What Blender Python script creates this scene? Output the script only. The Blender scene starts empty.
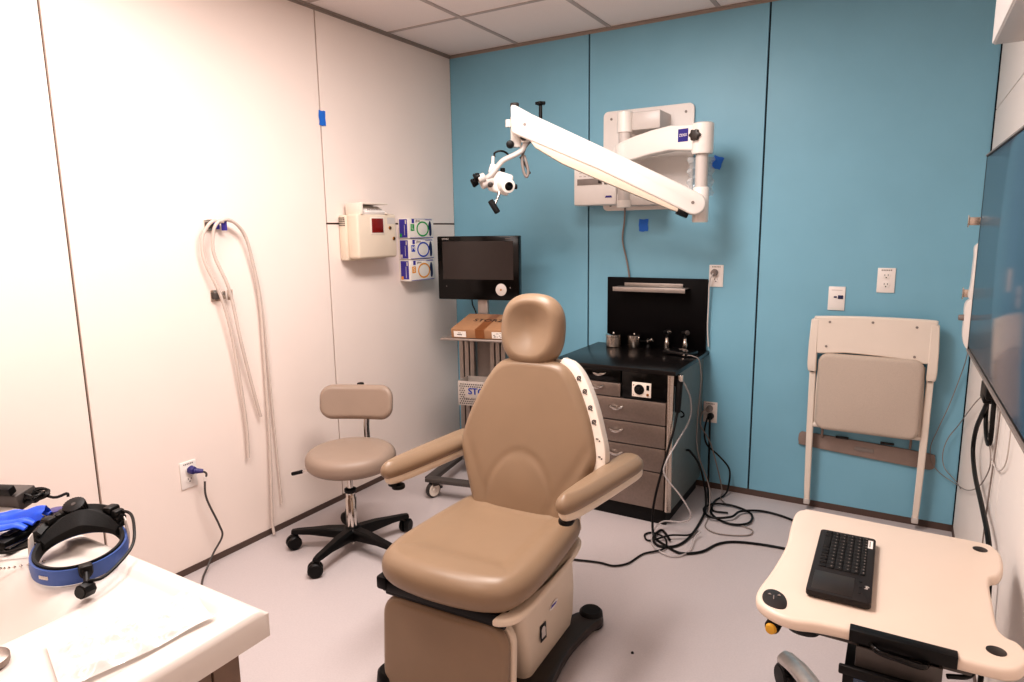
import bpy, bmesh, math, random
from mathutils import Matrix, Vector, Euler, noise
PI = math.pi
random.seed(7)
SC = bpy.context.scene
COL = SC.collection
V = Vector

# ------------------------------------------------------------------ materials
def srgb(h):
    h = h.lstrip('#')
    c = [int(h[i:i+2], 16)/255 for i in (0, 2, 4)]
    return tuple((x/12.92 if x <= .04045 else ((x+.055)/1.055)**2.4) for x in c) + (1,)

def mat(name, col, rough=.5, metal=0., var=.04, scale=30., bump=0., bscale=200., coat=0., spec=.5, trans=0., alpha=1., emit=None, estr=0.):
    m = bpy.data.materials.new(name); m.use_nodes = True
    nt = m.node_tree; b = nt.nodes['Principled BSDF']
    c = srgb(col) if isinstance(col, str) else col
    tc = nt.nodes.new('ShaderNodeTexCoord')
    n = nt.nodes.new('ShaderNodeTexNoise'); n.inputs['Scale'].default_value = scale; n.inputs['Detail'].default_value = 3
    nt.links.new(tc.outputs['Object'], n.inputs['Vector'])
    r = nt.nodes.new('ShaderNodeValToRGB')
    r.color_ramp.elements[0].position = .3; r.color_ramp.elements[1].position = .7
    r.color_ramp.elements[0].color = tuple(x*(1-var) for x in c[:3])+(1,)
    r.color_ramp.elements[1].color = tuple(min(1, x*(1+var)) for x in c[:3])+(1,)
    nt.links.new(n.outputs['Fac'], r.inputs['Fac']); nt.links.new(r.outputs['Color'], b.inputs['Base Color'])
    b.inputs['Roughness'].default_value = rough; b.inputs['Metallic'].default_value = metal
    b.inputs['Specular IOR Level'].default_value = spec
    b.inputs['Coat Weight'].default_value = coat; b.inputs['Coat Roughness'].default_value = .05
    b.inputs['Transmission Weight'].default_value = trans; b.inputs['Alpha'].default_value = alpha
    if emit:
        b.inputs['Emission Color'].default_value = srgb(emit); b.inputs['Emission Strength'].default_value = estr
    if bump:
        n2 = nt.nodes.new('ShaderNodeTexNoise'); n2.inputs['Scale'].default_value = bscale; n2.inputs['Detail'].default_value = 4
        nt.links.new(tc.outputs['Object'], n2.inputs['Vector'])
        bp = nt.nodes.new('ShaderNodeBump'); bp.inputs['Strength'].default_value = bump; bp.inputs['Distance'].default_value = .002
        nt.links.new(n2.outputs['Fac'], bp.inputs['Height']); nt.links.new(bp.outputs['Normal'], b.inputs['Normal'])
    return m

M = {}
def mk(k, *a, **kw): M[k] = mat(k, *a, **kw)
mk('cream_panel', '#f4e5dc', .45, var=.012, scale=3, spec=.3)
mk('right_panel', '#efe6df', .5, var=.012, scale=3, spec=.3)
mk('blue_panel', '#84b6ca', .42, var=.025, scale=4, spec=.35, bump=.05, bscale=300)
mk('seam', '#5a463c', .8)
mk('seam_dark', '#26343a', .8)
mk('base_dark', '#5b4a43', .6)
mk('vinyl_floor', '#c2b8b7', .38, var=.035, scale=160, spec=.35, bump=.03, bscale=150)
mk('ceiling_tile', '#f3e7e2', .9, var=.05, scale=240, bump=.25, bscale=260, spec=.1)
mk('tbar', '#b9aaa4', .5)
mk('angle_trim', '#a3948b', .5)
mk('tan_vinyl', '#8f7862', .36, var=.03, scale=8, bump=.12, bscale=420, spec=.45)
mk('table_cream', '#dfccbc', .4, var=.012, scale=10)
mk('basket_grey', '#bdb3ab', .45, .1)
mk('tan_seam', '#7d5c3e', .6)
mk('taupe_vinyl', '#9c897b', .42, var=.02, scale=10, bump=.1, bscale=420, spec=.4)
mk('cream_plastic', '#e2d0bc', .4, var=.015, scale=12)
mk('ivory_plastic', '#e9dccf', .35, var=.012, scale=10)
mk('sharps_plastic', '#e3d3c0', .45, var=.015, scale=12)
mk('white_enamel', '#f1eae3', .28, var=.01, scale=10, coat=.2)
mk('white_gray', '#cfc6c0', .35, var=.01)
mk('white_plastic', '#f0e8e2', .4, var=.01)
mk('chair_fabric', '#c3b4a7', .9, var=.05, scale=300, bump=.3, bscale=500)
mk('bracket_taupe', '#8f7d74', .55)
mk('black_plastic', '#0d0b0b', .45, var=.1, spec=.3)
mk('black_soft', '#070606', .8, var=.15, bump=.3, bscale=300)
mk('black_gloss', '#070606', .16, var=.05, spec=.35)
mk('black_laminate', '#0c090a', .3, var=.2, scale=60)
mk('counter_black', '#171312', .26, var=.5, scale=220, spec=.4)
mk('keyboard_grey', '#262120', .5, var=.05, spec=.3)
mk('black_board', '#070405', .5, var=.1, spec=.15)
mk('brown_black', '#2e2622', .38, var=.06)
mk('chrome', '#d8d2cc', .12, 1., var=.02)
mk('steel', '#cfc5bb', .26, 1., var=.05, scale=120)
mk('brushed', '#94877f', .42, .9, var=.06, scale=90)
mk('grey_side', '#6c7574', .45, .1, var=.06)
mk('alu', '#a79e98', .4, .7, var=.05)
mk('cast_alu', '#c9c2bd', .3, .8, var=.08, scale=40)
mk('grey_plastic', '#8d827c', .45, var=.05)
mk('dark_grey', '#4c4643', .45, var=.06)
mk('grey_rubber', '#3c3735', .6)
mk('cardboard', '#a27a5a', .8, var=.05, scale=40, bump=.1)
mk('tape_brown', '#875532', .3)
mk('paper', '#ece4dc', .7, var=.02)
mk('ink', '#2a2422', .7)
mk('ink_grey', '#7b716c', .7)
mk('ink_blue', '#2a48a8', .6)
mk('purple', '#43399b', .5)
mk('purple_plug', '#3b3672', .35)
mk('green', '#1f9b4a', .5)
mk('royal', '#2f48b0', .5)
mk('orange', '#e59c3c', .5)
mk('navy', '#1f2750', .5)
mk('zeiss_blue', '#2b2480', .4)
mk('tape_blue', '#2472d4', .6, var=.06)
mk('glove_blue', '#2457d6', .45, var=.15, scale=25)
mk('headband_blue', '#3f5a98', .45, var=.06)
mk('red_window', '#7e1f1c', .15, var=.1)
mk('brass', '#b0793c', .3, .9)
mk('yellow', '#cf9c34', .5)
mk('wood_laminate', '#7d6657', .5, var=.07, scale=25)
mk('wood_gap', '#3a2d26', .7)
mk('solid_white', '#dad1ca', .3, var=.006, scale=8)
mk('screen', '#27405a', .13, var=.02, spec=.9)  # blue base paints part of the wall's reflection into the dark television glass
mk('screen_off', '#2a2220', .16, var=.03)
mk('tube_clear', '#e2d2c8', .25, var=.02, alpha=.72)
mk('tube_clear_cool', '#c7bfbd', .2, var=.02, alpha=.5)
mk('pouch', '#efe9e5', .15, var=.02, scale=12, alpha=.82, spec=.8)
mk('bag', '#dfe6ea', .1, alpha=.35)
mk('diffuser', '#ffffff', .6, emit='#fff0e2', estr=1.0)

# ------------------------------------------------------------------ mesh helpers
def NB(): return bmesh.new()

def _xf(vs, M4):
    if M4 is not None:
        for v in vs: v.co = M4 @ v.co

def box(bm, c, s, bev=0., rot=None, seg=2, mi=0, M4=None):
    g = bmesh.ops.create_cube(bm, size=1.)
    vs = g['verts']
    for v in vs: v.co = V((v.co.x*s[0], v.co.y*s[1], v.co.z*s[2]))
    fs = set(f for v in vs for f in v.link_faces)
    if bev:
        es = list(set(e for v in vs for e in v.link_edges))
        r = bmesh.ops.bevel(bm, geom=es, offset=min(bev, min(s)*.49), segments=seg, profile=.5, affect='EDGES')
        vs = set(v for f in r['faces'] for v in f.verts) | set(v for v in vs if v.is_valid)
        fs = set(f for v in vs for f in v.link_faces)
    T = Matrix.Translation(V(c))
    if rot is not None: T = T @ (rot if isinstance(rot, Matrix) else Euler(rot).to_matrix().to_4x4())
    if M4 is not None: T = M4 @ T
    _xf(vs, T)
    for f in fs: f.material_index = mi
    return bm

def bb(bm, x0, x1, y0, y1, z0, z1, bev=0., mi=0, seg=2):
    return box(bm, ((x0+x1)/2, (y0+y1)/2, (z0+z1)/2), (abs(x1-x0), abs(y1-y0), abs(z1-z0)), bev, mi=mi, seg=seg)

def loft(bm, rings, cap0=True, cap1=True, mi=0, closed=True):
    R = [[bm.verts.new(p) for p in r] for r in rings]
    n = len(R[0])
    for a, b in zip(R, R[1:]):
        for i in range(n if closed else n-1):
            j = (i+1) % n
            try: bm.faces.new((a[i], a[j], b[j], b[i])).material_index = mi
            except ValueError: pass
    if cap0: bm.faces.new(R[0][::-1]).material_index = mi
    if cap1: bm.faces.new(R[-1]).material_index = mi
    return bm

def basis(o, r, u):
    r = V(r).normalized(); u = V(u); n = r.cross(u).normalized(); u = n.cross(r)
    m = Matrix((r, u, n)).transposed().to_4x4(); m.translation = V(o); return m

def axis_m(p, d):
    d = V(d).normalized()
    q = d.to_track_quat('Z', 'Y'); m = q.to_matrix().to_4x4(); m.translation = V(p); return m

def lathe(bm, prof, M4=None, n=28, mi=0):
    rings = []
    for r, z in prof:
        rr = max(r, 1e-4)
        rings.append([V((rr*math.cos(2*PI*i/n), rr*math.sin(2*PI*i/n), z)) for i in range(n)])
    if M4 is not None: rings = [[M4 @ p for p in R] for R in rings]
    return loft(bm, rings, mi=mi)

def cyl(bm, p0, p1, r0, r1=None, n=24, bev=0., mi=0):
    p0, p1 = V(p0), V(p1); L = (p1-p0).length; r1 = r0 if r1 is None else r1
    pr = [(r0, 0), (r1, L)] if not bev else [(r0-bev, 0), (r0-bev*.3, bev*.3), (r0, bev), (r1, L-bev), (r1-bev*.3, L-bev*.3), (r1-bev, L)]
    return lathe(bm, pr, axis_m(p0, p1-p0), n, mi)

def catmull(pts, k=8):
    P = [V(p) for p in pts]
    if len(P) < 3: return P
    P = [P[0]*2-P[1]] + P + [P[-1]*2-P[-2]]
    out = []
    for i in range(1, len(P)-2):
        a, b, c, d = P[i-1:i+3]
        for s in range(k):
            t = s/k
            out.append(.5*((2*b)+(c-a)*t+(2*a-5*b+4*c-d)*t*t+(3*b-a-3*c+d)*t**3))
    out.append(P[-2]); return out

def tube(bm, pts, r, n=8, k=8, mi=0, smooth=True, flat=None):
    P = catmull(pts, k) if smooth else [V(p) for p in pts]
    rings = []; up = None
    for i, p in enumerate(P):
        t = (P[min(i+1, len(P)-1)]-P[max(i-1, 0)])
        t = t.normalized() if t.length > 1e-9 else V((0, 0, 1))
        if up is None:
            up = V((0, 0, 1)) if abs(t.z) < .9 else V((1, 0, 0))
        s = t.cross(up); s = s.normalized() if s.length > 1e-6 else V((1, 0, 0)); up = s.cross(t).normalized()
        rad = r(i/(len(P)-1)) if callable(r) else r
        a, b = (rad, rad) if flat is None else (rad*flat[0], rad*flat[1])
        rings.append([p + s*(a*math.cos(2*PI*j/n)) + up*(b*math.sin(2*PI*j/n)) for j in range(n)])
    return loft(bm, rings, mi=mi)

def prism(bm, poly, d0, d1, M4=None, bev=0., mi=0, seg=2):
    """polygon in local XY extruded along local Z from d0 to d1"""
    b2 = bmesh.new()
    loft(b2, [[V((x, y, d0)) for x, y in poly], [V((x, y, d1)) for x, y in poly]])
    bmesh.ops.recalc_face_normals(b2, faces=b2.faces)
    if bev:
        es = [e for e in b2.edges if len(e.link_faces) == 2 and e.calc_face_angle() > .6 and abs(e.verts[0].co.z-e.verts[1].co.z) < 1e-6]
        bmesh.ops.bevel(b2, geom=es, offset=bev, segments=seg, profile=.5, affect='EDGES')
    for f in b2.faces: f.material_index = mi
    if M4 is not None: _xf(b2.verts, M4)
    me = bpy.data.meshes.new('tmp'); b2.to_mesh(me); b2.free(); bm.from_mesh(me); bpy.data.meshes.remove(me)
    return bm

def rrect(w, h, r, n=6, cx=0, cy=0):
    out = []
    for qx, qy, a0 in ((1, 1, 0), (-1, 1, PI/2), (-1, -1, PI), (1, -1, 1.5*PI)):
        for i in range(n+1):
            a = a0+PI/2*i/n
            out.append((cx+qx*(w/2-r)+r*math.cos(a), cy+qy*(h/2-r)+r*math.sin(a)))
    return out

def resample(poly, n):
    P = [V((x, y, 0)) for x, y in poly]; P.append(P[0])
    L = [0]
    for a, b in zip(P, P[1:]): L.append(L[-1]+(b-a).length)
    out = []; j = 0
    for i in range(n):
        s = L[-1]*i/n
        while L[j+1] < s: j += 1
        t = (s-L[j])/max(1e-9, L[j+1]-L[j]); p = P[j].lerp(P[j+1], t); out.append((p.x, p.y))
    return out

def smoothpoly(pts, k=6):
    P = [V((x, y, 0)) for x, y in pts]; n = len(P); out = []
    for i in range(n):
        a, b, c, d = P[i-1], P[i], P[(i+1) % n], P[(i+2) % n]
        for s in range(k):
            t = s/k
            q = .5*((2*b)+(c-a)*t+(2*a-5*b+4*c-d)*t*t+(3*b-a-3*c+d)*t**3); out.append((q.x, q.y))
    return out

def cushion(bm, poly, t, r, M4, front=None, back=None, steps=14, n=96, mi=0, c=None):
    """padded shape: outline poly in local XY, thickness along local Z (0..t), rounded edge r, front(x,y) adds relief"""
    P = resample(poly, n)
    cx, cy = c if c else (sum(p[0] for p in P)/n, sum(p[1] for p in P)/n)
    def inset(d):
        out = []
        for i, p in enumerate(P):
            q0, q1 = P[i-1], P[(i+1) % n]
            tx, ty = q1[0]-q0[0], q1[1]-q0[1]; l = math.hypot(tx, ty) or 1
            nx, ny = -ty/l, tx/l
            if nx*(cx-p[0])+ny*(cy-p[1]) < 0: nx, ny = -nx, -ny
            out.append((p[0]+nx*d, p[1]+ny*d))
        return out
    rings = []
    I = inset(r)
    for s in (.02, .5, .9):
        rings.append([V((cx+(x-cx)*s, cy+(y-cy)*s, back(cx+(x-cx)*s, cy+(y-cy)*s) if back else 0)) for x, y in I])
    m = 8
    for i in range(m+1):
        a = PI/2*i/m; d = r*(1-math.sin(a)); z = r*(1-math.cos(a))
        rings.append([V((x, y, z)) for x, y in inset(d)])
    for i in range(m+1):
        a = PI/2*i/m; d = r*(1-math.cos(a)); z = t-r+r*math.sin(a)
        rings.append([V((x, y, z+(front(x, y)*(i/m)**2 if front else 0))) for x, y in inset(d)])
    for i in range(1, steps+1):
        s = 1-i/(steps+.3)
        rings.append([V((cx+(x-cx)*s, cy+(y-cy)*s, t+(front(cx+(x-cx)*s, cy+(y-cy)*s) if front else 0))) for x, y in I])
    rings = [[M4 @ p for p in R] for R in rings]
    return loft(bm, rings, mi=mi)

def lettering(body, size, M4, ext=.0006, align='CENTER', mi=0, bm=None, sx=1.):
    cu = bpy.data.curves.new('letters', 'FONT'); cu.body = body; cu.size = size; cu.extrude = ext
    cu.align_x = align; cu.align_y = 'CENTER'; cu.resolution_u = 3
    o = bpy.data.objects.new('letters', cu); COL.objects.link(o)
    bpy.context.view_layer.update()
    me = bpy.data.meshes.new_from_object(o.evaluated_get(bpy.context.evaluated_depsgraph_get()))
    bpy.data.objects.remove(o); bpy.data.curves.remove(cu)
    b2 = bmesh.new(); b2.from_mesh(me); bpy.data.meshes.remove(me)
    _xf(b2.verts, M4 @ Matrix.Diagonal((sx, 1, 1, 1)))
    if bm is None: 
        for f in b2.faces: f.material_index = mi
        return b2
    for f in b2.faces: f.material_index = mi
    me = bpy.data.meshes.new('t'); b2.to_mesh(me); b2.free(); bm.from_mesh(me); bpy.data.meshes.remove(me)
    return bm

# ------------------------------------------------------------------ objects
def root_of(o):
    while o.parent: o = o.parent
    return o

def thing(name, label, cat, loc=(0, 0, 0), rz=0, group=None):
    o = bpy.data.objects.new(name, None); COL.objects.link(o); o.empty_display_size = .05
    o.location = loc; o.rotation_euler = (0, 0, rz)
    o['label'] = label; o['category'] = cat
    if group: o['group'] = group
    return o

def obj(name, bm, mats, parent=None, local=False, label=None, angle=.7, flat=False):
    bmesh.ops.recalc_face_normals(bm, faces=bm.faces)
    me = bpy.data.meshes.new(name)
    if not isinstance(mats, (list, tuple)): mats = [mats]
    for m in mats: me.materials.append(M[m])
    loc = None
    if parent is not None:
        if not local:
            r = root_of(parent); bm.transform((Matrix.Translation(r.location) @ r.rotation_euler.to_matrix().to_4x4()).inverted())
    else:
        xs = [v.co for v in bm.verts]
        lo = [min(p[i] for p in xs) for i in range(3)]; hi = [max(p[i] for p in xs) for i in range(3)]
        loc = V(((lo[0]+hi[0])/2, (lo[1]+hi[1])/2, lo[2])); bm.transform(Matrix.Translation(-loc))
    bm.to_mesh(me); bm.free()
    if not flat:
        me.polygons.foreach_set('use_smooth', [True]*len(me.polygons)); me.set_sharp_from_angle(angle=angle)
    o = bpy.data.objects.new(name, me); COL.objects.link(o)
    if parent is not None: o.parent = parent
    else: o.location = loc
    if label: o['label'] = label
    return o

def tag(o, label, cat, group=None):
    o['label'] = label; o['category'] = cat
    if group: o['group'] = group
    return o

def struct(name, bm, mats, **kw):
    o = obj(name, bm, mats, **kw); o['kind'] = 'structure'; return o

# ================================================================== ROOM
RX, H, YB = 2.97, 2.635, -4.7
b = NB(); bb(b, -.12, RX+.12, YB-.1, .12, -.08, 0); struct('floor', b, 'vinyl_floor')
# ceiling tiles on a T-bar grid
b = NB(); bb(b, -.1, RX+.1, YB-.1, .1, H+.02, H+.06, mi=1)
gx = [-.09, .52, 1.13, 1.74, 2.35, 2.96, 3.05]; gy = [.0, -.62, -1.23, -1.84, -2.45, -3.06, -3.67, -4.28, -4.7]
for i in range(len(gx)-1):
    for j in range(len(gy)-1):
        x0, x1, y0, y1 = max(gx[i], 0), min(gx[i+1], RX), gy[j+1], gy[j]
        if x1-x0 > .03: bb(b, x0+.012, x1-.012, y0+.012, y1-.012, H+.004, H+.03, mi=0)
for x in gx[1:-2]: bb(b, x-.012, x+.012, YB, 0, H, H+.03, mi=1)
for y in gy[1:-1]: bb(b, 0, RX, y-.012, y+.012, H+.0005, H+.03, mi=1)
struct('ceiling', b, ['ceiling_tile', 'tbar'])
b = NB(); bb(b, 0, .02, YB, 0, H-.002, H+.002); bb(b, .0, .003, YB, 0, H-.014, H)
struct('trim_1', b, 'angle_trim')
b = NB(); bb(b, 0, RX, -.02, 0, H-.002, H+.002); bb(b, 0, RX, -.003, 0, H-.014, H)
struct('trim_2', b, 'angle_trim')
# left wall: cream panels with dark seams
b = NB(); bb(b, -.1, -.012, YB, .0, 0, H, mi=1)
ys = [0., -1.165, -2.45, -3.7, YB]
g = .0045
for i in range(4):
    y1, y0 = ys[i], ys[i+1]
    zs = [(.028, 1.5535), (1.5535, H)] if i == 0 else [(.028, H)]
    for z0, z1 in zs:
        bb(b, -.014, 0, y0+g, y1-(g if i else 0), z0+(g if z0 > 1 else 0), z1-(g if z1 < 2 else 0), bev=.0015, mi=0)
struct('wall_left', b, ['cream_panel', 'seam'], flat=True)
# back wall: blue panels
b = NB(); bb(b, -.1, RX+.1, .012, .1, 0, H, mi=1)
xs = [0., 1.0, 1.996, RX]
for i in range(3):
    bb(b, xs[i]+(g if i else 0), xs[i+1]-g, 0, .014, .032, H, bev=.0015, mi=0)
struct('wall_back', b, ['blue_panel', 'seam_dark'], flat=True)
b = NB(); bb(b, RX+.012, RX+.1, YB, .0, 0, H, mi=1)
for (y0, y1) in ((-1.3, 0), (-2.6, -1.3), (-3.9, -2.6), (YB, -3.9)):
    for z0, z1 in ((.028, 1.998), (2.002, H)):
        bb(b, RX, RX+.014, y0+.002, y1-.002-(.006 if y1 == 0 else 0), z0, z1, bev=.001, mi=0)
struct('wall_right', b, ['right_panel', 'seam'], flat=True)
b = NB(); bb(b, 0, RX, YB-.1, YB, 0, H); struct('wall_front', b, 'cream_panel')
b = NB(); bb(b, -.008, 0.004, YB, 0, 0, .03); struct('baseboard_left', b, 'base_dark')
b = NB(); bb(b, 0, RX, -.004, .008, 0, .034); struct('baseboard_back', b, 'base_dark')
b = NB(); bb(b, RX-.004, RX+.008, YB, 0, 0, .03); struct('baseboard_right', b, 'base_dark')

# ceiling light fixtures (behind and above the camera's view)
LIGHTS = [((.825, -2.76), 20), ((1.435, -1.84), 43), ((1.435, -3.98), 9)]
for i, ((x, y), e) in enumerate(LIGHTS):
    w, d = (.59, .59) if i == 0 else (.59, 1.2)
    t = thing('ceiling_light', ['square recessed ceiling light above the left counter', 'long recessed ceiling light above the exam chair', 'long recessed ceiling light behind the camera'][i], 'ceiling light', (x, y, H-.02))
    b = NB(); 
    for sx in (-1, 1): bb(b, x+sx*(w/2), x+sx*(w/2-.025), y-d/2, y+d/2, H-.012, H+.004)
    for sy in (-1, 1): bb(b, x-w/2+.025, x+w/2-.025, y+sy*(d/2), y+sy*(d/2-.025), H-.012, H+.004)
    obj('frame', b, 'white_plastic', t)
    b = NB(); bb(b, x-w/2+.025, x+w/2-.025, y-d/2+.025, y+d/2-.025, H-.006, H+.002); obj('diffuser', b, 'diffuser', t)
    li = bpy.data.lights.new('troffer_lamp', 'AREA'); li.shape = 'RECTANGLE'; li.size = w-.06; li.size_y = d-.06; li.energy = e; li.color = (1, .922, .888)
    lo = bpy.data.objects.new('troffer_lamp', li); COL.objects.link(lo); lo.location = (x, y, H-.02)

# ================================================================== EXAM CHAIR
CH = thing('exam_chair', 'tan vinyl patient exam chair with headrest and padded arms in mid room', 'exam chair', (1.52, -1.95, 0), math.radians(2.5))
def L(x, y, z): return V((x, y, z))
# floor base: dark plate with four foot pads
b = NB()
poly = smoothpoly([(-.2, .31), (-.1, .2), (.1, .2), (.17, .33), (.235, .385), (.275, .345), (.255, .27), (.24, .1), (.265, -.12), (.3, -.26), (.25, -.32), (.17, -.27), (.08, -.2), (-.1, -.2), (-.16, -.27), (-.245, -.315), (-.285, -.26), (-.25, -.12), (-.23, .1), (-.25, .27), (-.28, .34), (-.245, .385)], 4)
prism(b, poly, .008, .05, bev=.012)
obj('base_plate', b, 'brown_black', CH, local=True)
for x, y in ((.225, .35), (-.235, .35), (.255, -.275), (-.245, -.275)):
    b = NB(); lathe(b, [(.03, 0), (.046, .002), (.048, .02), (.044, .056), (.036, .064), (.001, .066)], Matrix.Translation((x, y, 0))); obj('foot_pad', b, 'black_plastic', CH, local=True)
# pedestal shroud
b = NB(); rings = []
for z, x0, x1, y0, y1 in ((.05, -.155, .185, -.11, .27), (.1, -.16, .192, -.125, .275), (.2, -.168, .2, -.155, .265), (.3, -.175, .207, -.185, .24), (.4, -.18, .21, -.2, .215)):
    rings.append([V((x, y, z)) for x, y in rrect(x1-x0, y1-y0, .035, 6, (x0+x1)/2, (y0+y1)/2)])
loft(b, rings); obj('pedestal_shroud', b, 'cream_plastic', CH, local=True)
bs = basis((.2035, -.03, .205), (.06, 1, 0), (-.04, 0, 1))
b = NB(); box(b, (0, -.02, .0), (.04, .058, .002), .0008, M4=bs); o = obj('badge', b, 'black_plastic', CH, local=True)
b = NB(); lathe(b, [(.013, 0), (.013, .0015)], bs @ Matrix.Translation((0, -.012, .001)), 16); box(b, (0, -.031, .0015), (.026, .012, .001), M4=bs); box(b, (-.008, -.019, .0017), (.008, .014, .0012), M4=bs); box(b, (.008, -.019, .0017), (.008, .014, .0012), M4=bs)
obj('emblem', b, 'white_gray', o, local=True)
b = NB(); prism(b, smoothpoly([(-.028, -.006), (.0, -.012), (.03, .002), (.026, .01), (0, .008)], 4), 0, .002, M4=bs @ Matrix.Translation((.075, .038, -.001)))
o = obj('maker_sticker', b, 'white_plastic', CH, local=True)
b = NB(); prism(b, [(-.02, -.004), (.016, -.002), (.022, .004), (-.012, .004)], .002, .003, M4=bs @ Matrix.Translation((.075, .038, -.001))); obj('sticker_print', b, 'purple', o, local=True)
# legrest
tilt = basis((-.02, -.272, .01), (1, 0, 0), (0, .06, 1))
b = NB(); cushion(b, rrect(.465, .335, .075, 8, 0, .1675), .042, .02, tilt, front=lambda x, y: .006*(1-(x/.24)**2))
obj('legrest', b, 'tan_vinyl', CH, local=True)
b = NB(); cushion(b, rrect(.472, .34, .078, 8, 0, .1675), .03, .01, tilt @ Matrix.Translation((0, 0, -.028))); obj('legrest_shell', b, 'cream_plastic', CH, local=True)
# black hinge mechanism between seat and legrest
b = NB(); bb(b, -.245, .2, -.26, .15, .375, .405, .006); bb(b, -.235, .2, -.262, -.2, .345, .385, .008); bb(b, .14, .215, -.29, -.2, .36, .405, .008); bb(b, -.26, -.22, -.31, -.15, .365, .41, .008)
cyl(b, (-.235, -.28, .352), (.2, -.28, .352), .013); bb(b, -.24, .2, -.305, -.22, .36, .395, .006)
obj('hinge_frame', b, 'black_plastic', CH, local=True)
# seat
def seatf(x, y):
    d = max(abs(x)/.17, abs(y+.03)/.19)
    s = 1/(1+math.exp((d-1)*16))
    return -.012*s+.008*(1-(x/.24)**2) + (-.012 if y < -.25 else 0)*0
seat_poly = smoothpoly([(-.235, .22), (-.2, .265), (-.1, .275), (.1, .275), (.2, .265), (.235, .22), (.25, .1), (.26, -.06), (.262, -.2), (.235, -.3), (.17, -.345), (.06, -.365), (-.06, -.365), (-.17, -.345), (-.235, -.3), (-.262, -.2), (-.26, -.06), (-.25, .1)], 4)
b = NB(); cushion(b, seat_poly, .105, .048, Matrix.Translation((.0, -.005, .402)), front=seatf, steps=22, n=140)
obj('seat', b, 'tan_vinyl', CH, local=True)
b = NB(); cushion(b, [(x*.955, max(y, -.2)*1.0) for x, y in seat_poly], .026, .01, Matrix.Translation((.012, 0, .374)))
obj('seat_shell', b, 'cream_plastic', CH, local=True)
b = NB(); cushion(b, smoothpoly([(.185, -.335), (.235, -.31), (.256, -.24), (.258, -.1), (.25, .1), (.235, .1), (.23, -.12), (.2, -.25)], 4), .026, .01, Matrix.Translation((.004, .0, .375)), n=48, steps=6)
obj('side_cover', b, 'cream_plastic', CH, local=True)
# backrest
rec = math.radians(13)
BK = basis((.011, .205, .44), (1, 0, 0), (0, math.sin(rec), math.cos(rec)))   # local z faces the sitter
half = [(.178, 0), (.2, .05), (.228, .12), (.254, .19), (.272, .25), (.272, .29), (.255, .36), (.225, .44), (.185, .52), (.15, .57), (.11, .595), (.05, .605)]
bp = smoothpoly([(x, y) for x, y in half] + [(-x, y) for x, y in half[::-1]], 3)
def backf(x, y):
    hump = .009*math.exp(-((x/.12)**2+((y-.14)/.11)**2))
    arch = math.hypot(x/.135, (y-.06)/.2)
    gr = -.0025*math.exp(-((arch-1)/.09)**2)*(1 if y > .02 else 0)
    sx = abs(x)-(.12+.55*max(0, y-.06)); wing = -.003*math.exp(-(sx/.02)**2)*(1 if .03 < y < .34 else 0)
    return hump+gr+wing+.012*(1-(x/.28)**2)
b = NB(); cushion(b, bp, .06, .026, BK @ Matrix.Translation((0, 0, -.005)), front=backf, steps=30, n=160, c=(0, .28))
back = obj('backrest', b, 'tan_vinyl', CH, local=True)
b = NB(); cushion(b, [(x*1.035, .28+(y-.28)*1.02) for x, y in bp], .055, .018, BK @ Matrix.Translation((.004, 0, -.045)), n=120, c=(0, .28))
obj('backrest_shell', b, 'cream_plastic', CH, local=True)
# control strip with icons on the right edge of the back
prof = [(.115, .612), (.165, .58), (.205, .527), (.243, .45), (.272, .37), (.293, .3), (.296, .235), (.285, .2)]
b = NB(); rings = []
for i, p in enumerate(catmull([(x, y, 0) for x, y in prof], 5)):
    P = catmull([(x, y, 0) for x, y in prof], 5); q = P[min(i+1, len(P)-1)]-P[max(i-1, 0)]
    nrm = V((-q.y, q.x, 0)).normalized()*-1
    nrm = nrm if nrm.x > 0 else -nrm
    wd = .010*min(1, (i+1)/4, (len(P)-i)/4)
    rings.append([BK @ (p+nrm*o+V((0, 0, w))) for o, w in ((-.03, -.015), (wd, -.02), (wd+.004, .0), (wd, .028), (wd-.008, .033), (-.03, .03))])
loft(b, rings); strip = obj('control_strip', b, 'ivory_plastic', CH, local=True)
P = catmull([(x, y, 0) for x, y in prof], 10)
for i, k in enumerate((16, 23, 30, 36, 44, 53)):
    p = P[k]; q = (P[k+1]-P[k-1]).normalized(); nrm = V((q.y, -q.x, 0)); nrm = nrm if nrm.x > 0 else -nrm
    m = BK @ Matrix.Translation(p-nrm*.007+V((0, 0, .0318)))
    b = NB(); 
    if i < 4:
        R = [[m @ V((rr*math.cos(2*PI*q/18), rr*math.sin(2*PI*q/18), zz)) for q in range(18)] for rr, zz in ((.0045, 0), (.0045, .0015), (.0085, .0015), (.0085, 0))]; loft(b, R+[R[0]], False, False)
        box(b, (0, 0, .001), (.02, .003, .002), rot=(0, 0, .8), M4=m); box(b, (.007, -.009, .001), (.006, .003, .002), M4=m)
    else:
        box(b, (-.003, .003, .001), (.009, .004, .002), M4=m); box(b, (.006, -.003, .001), (.005, .005, .002), M4=m)
    obj('control_icon', b, 'dark_grey', strip, local=True)
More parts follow.
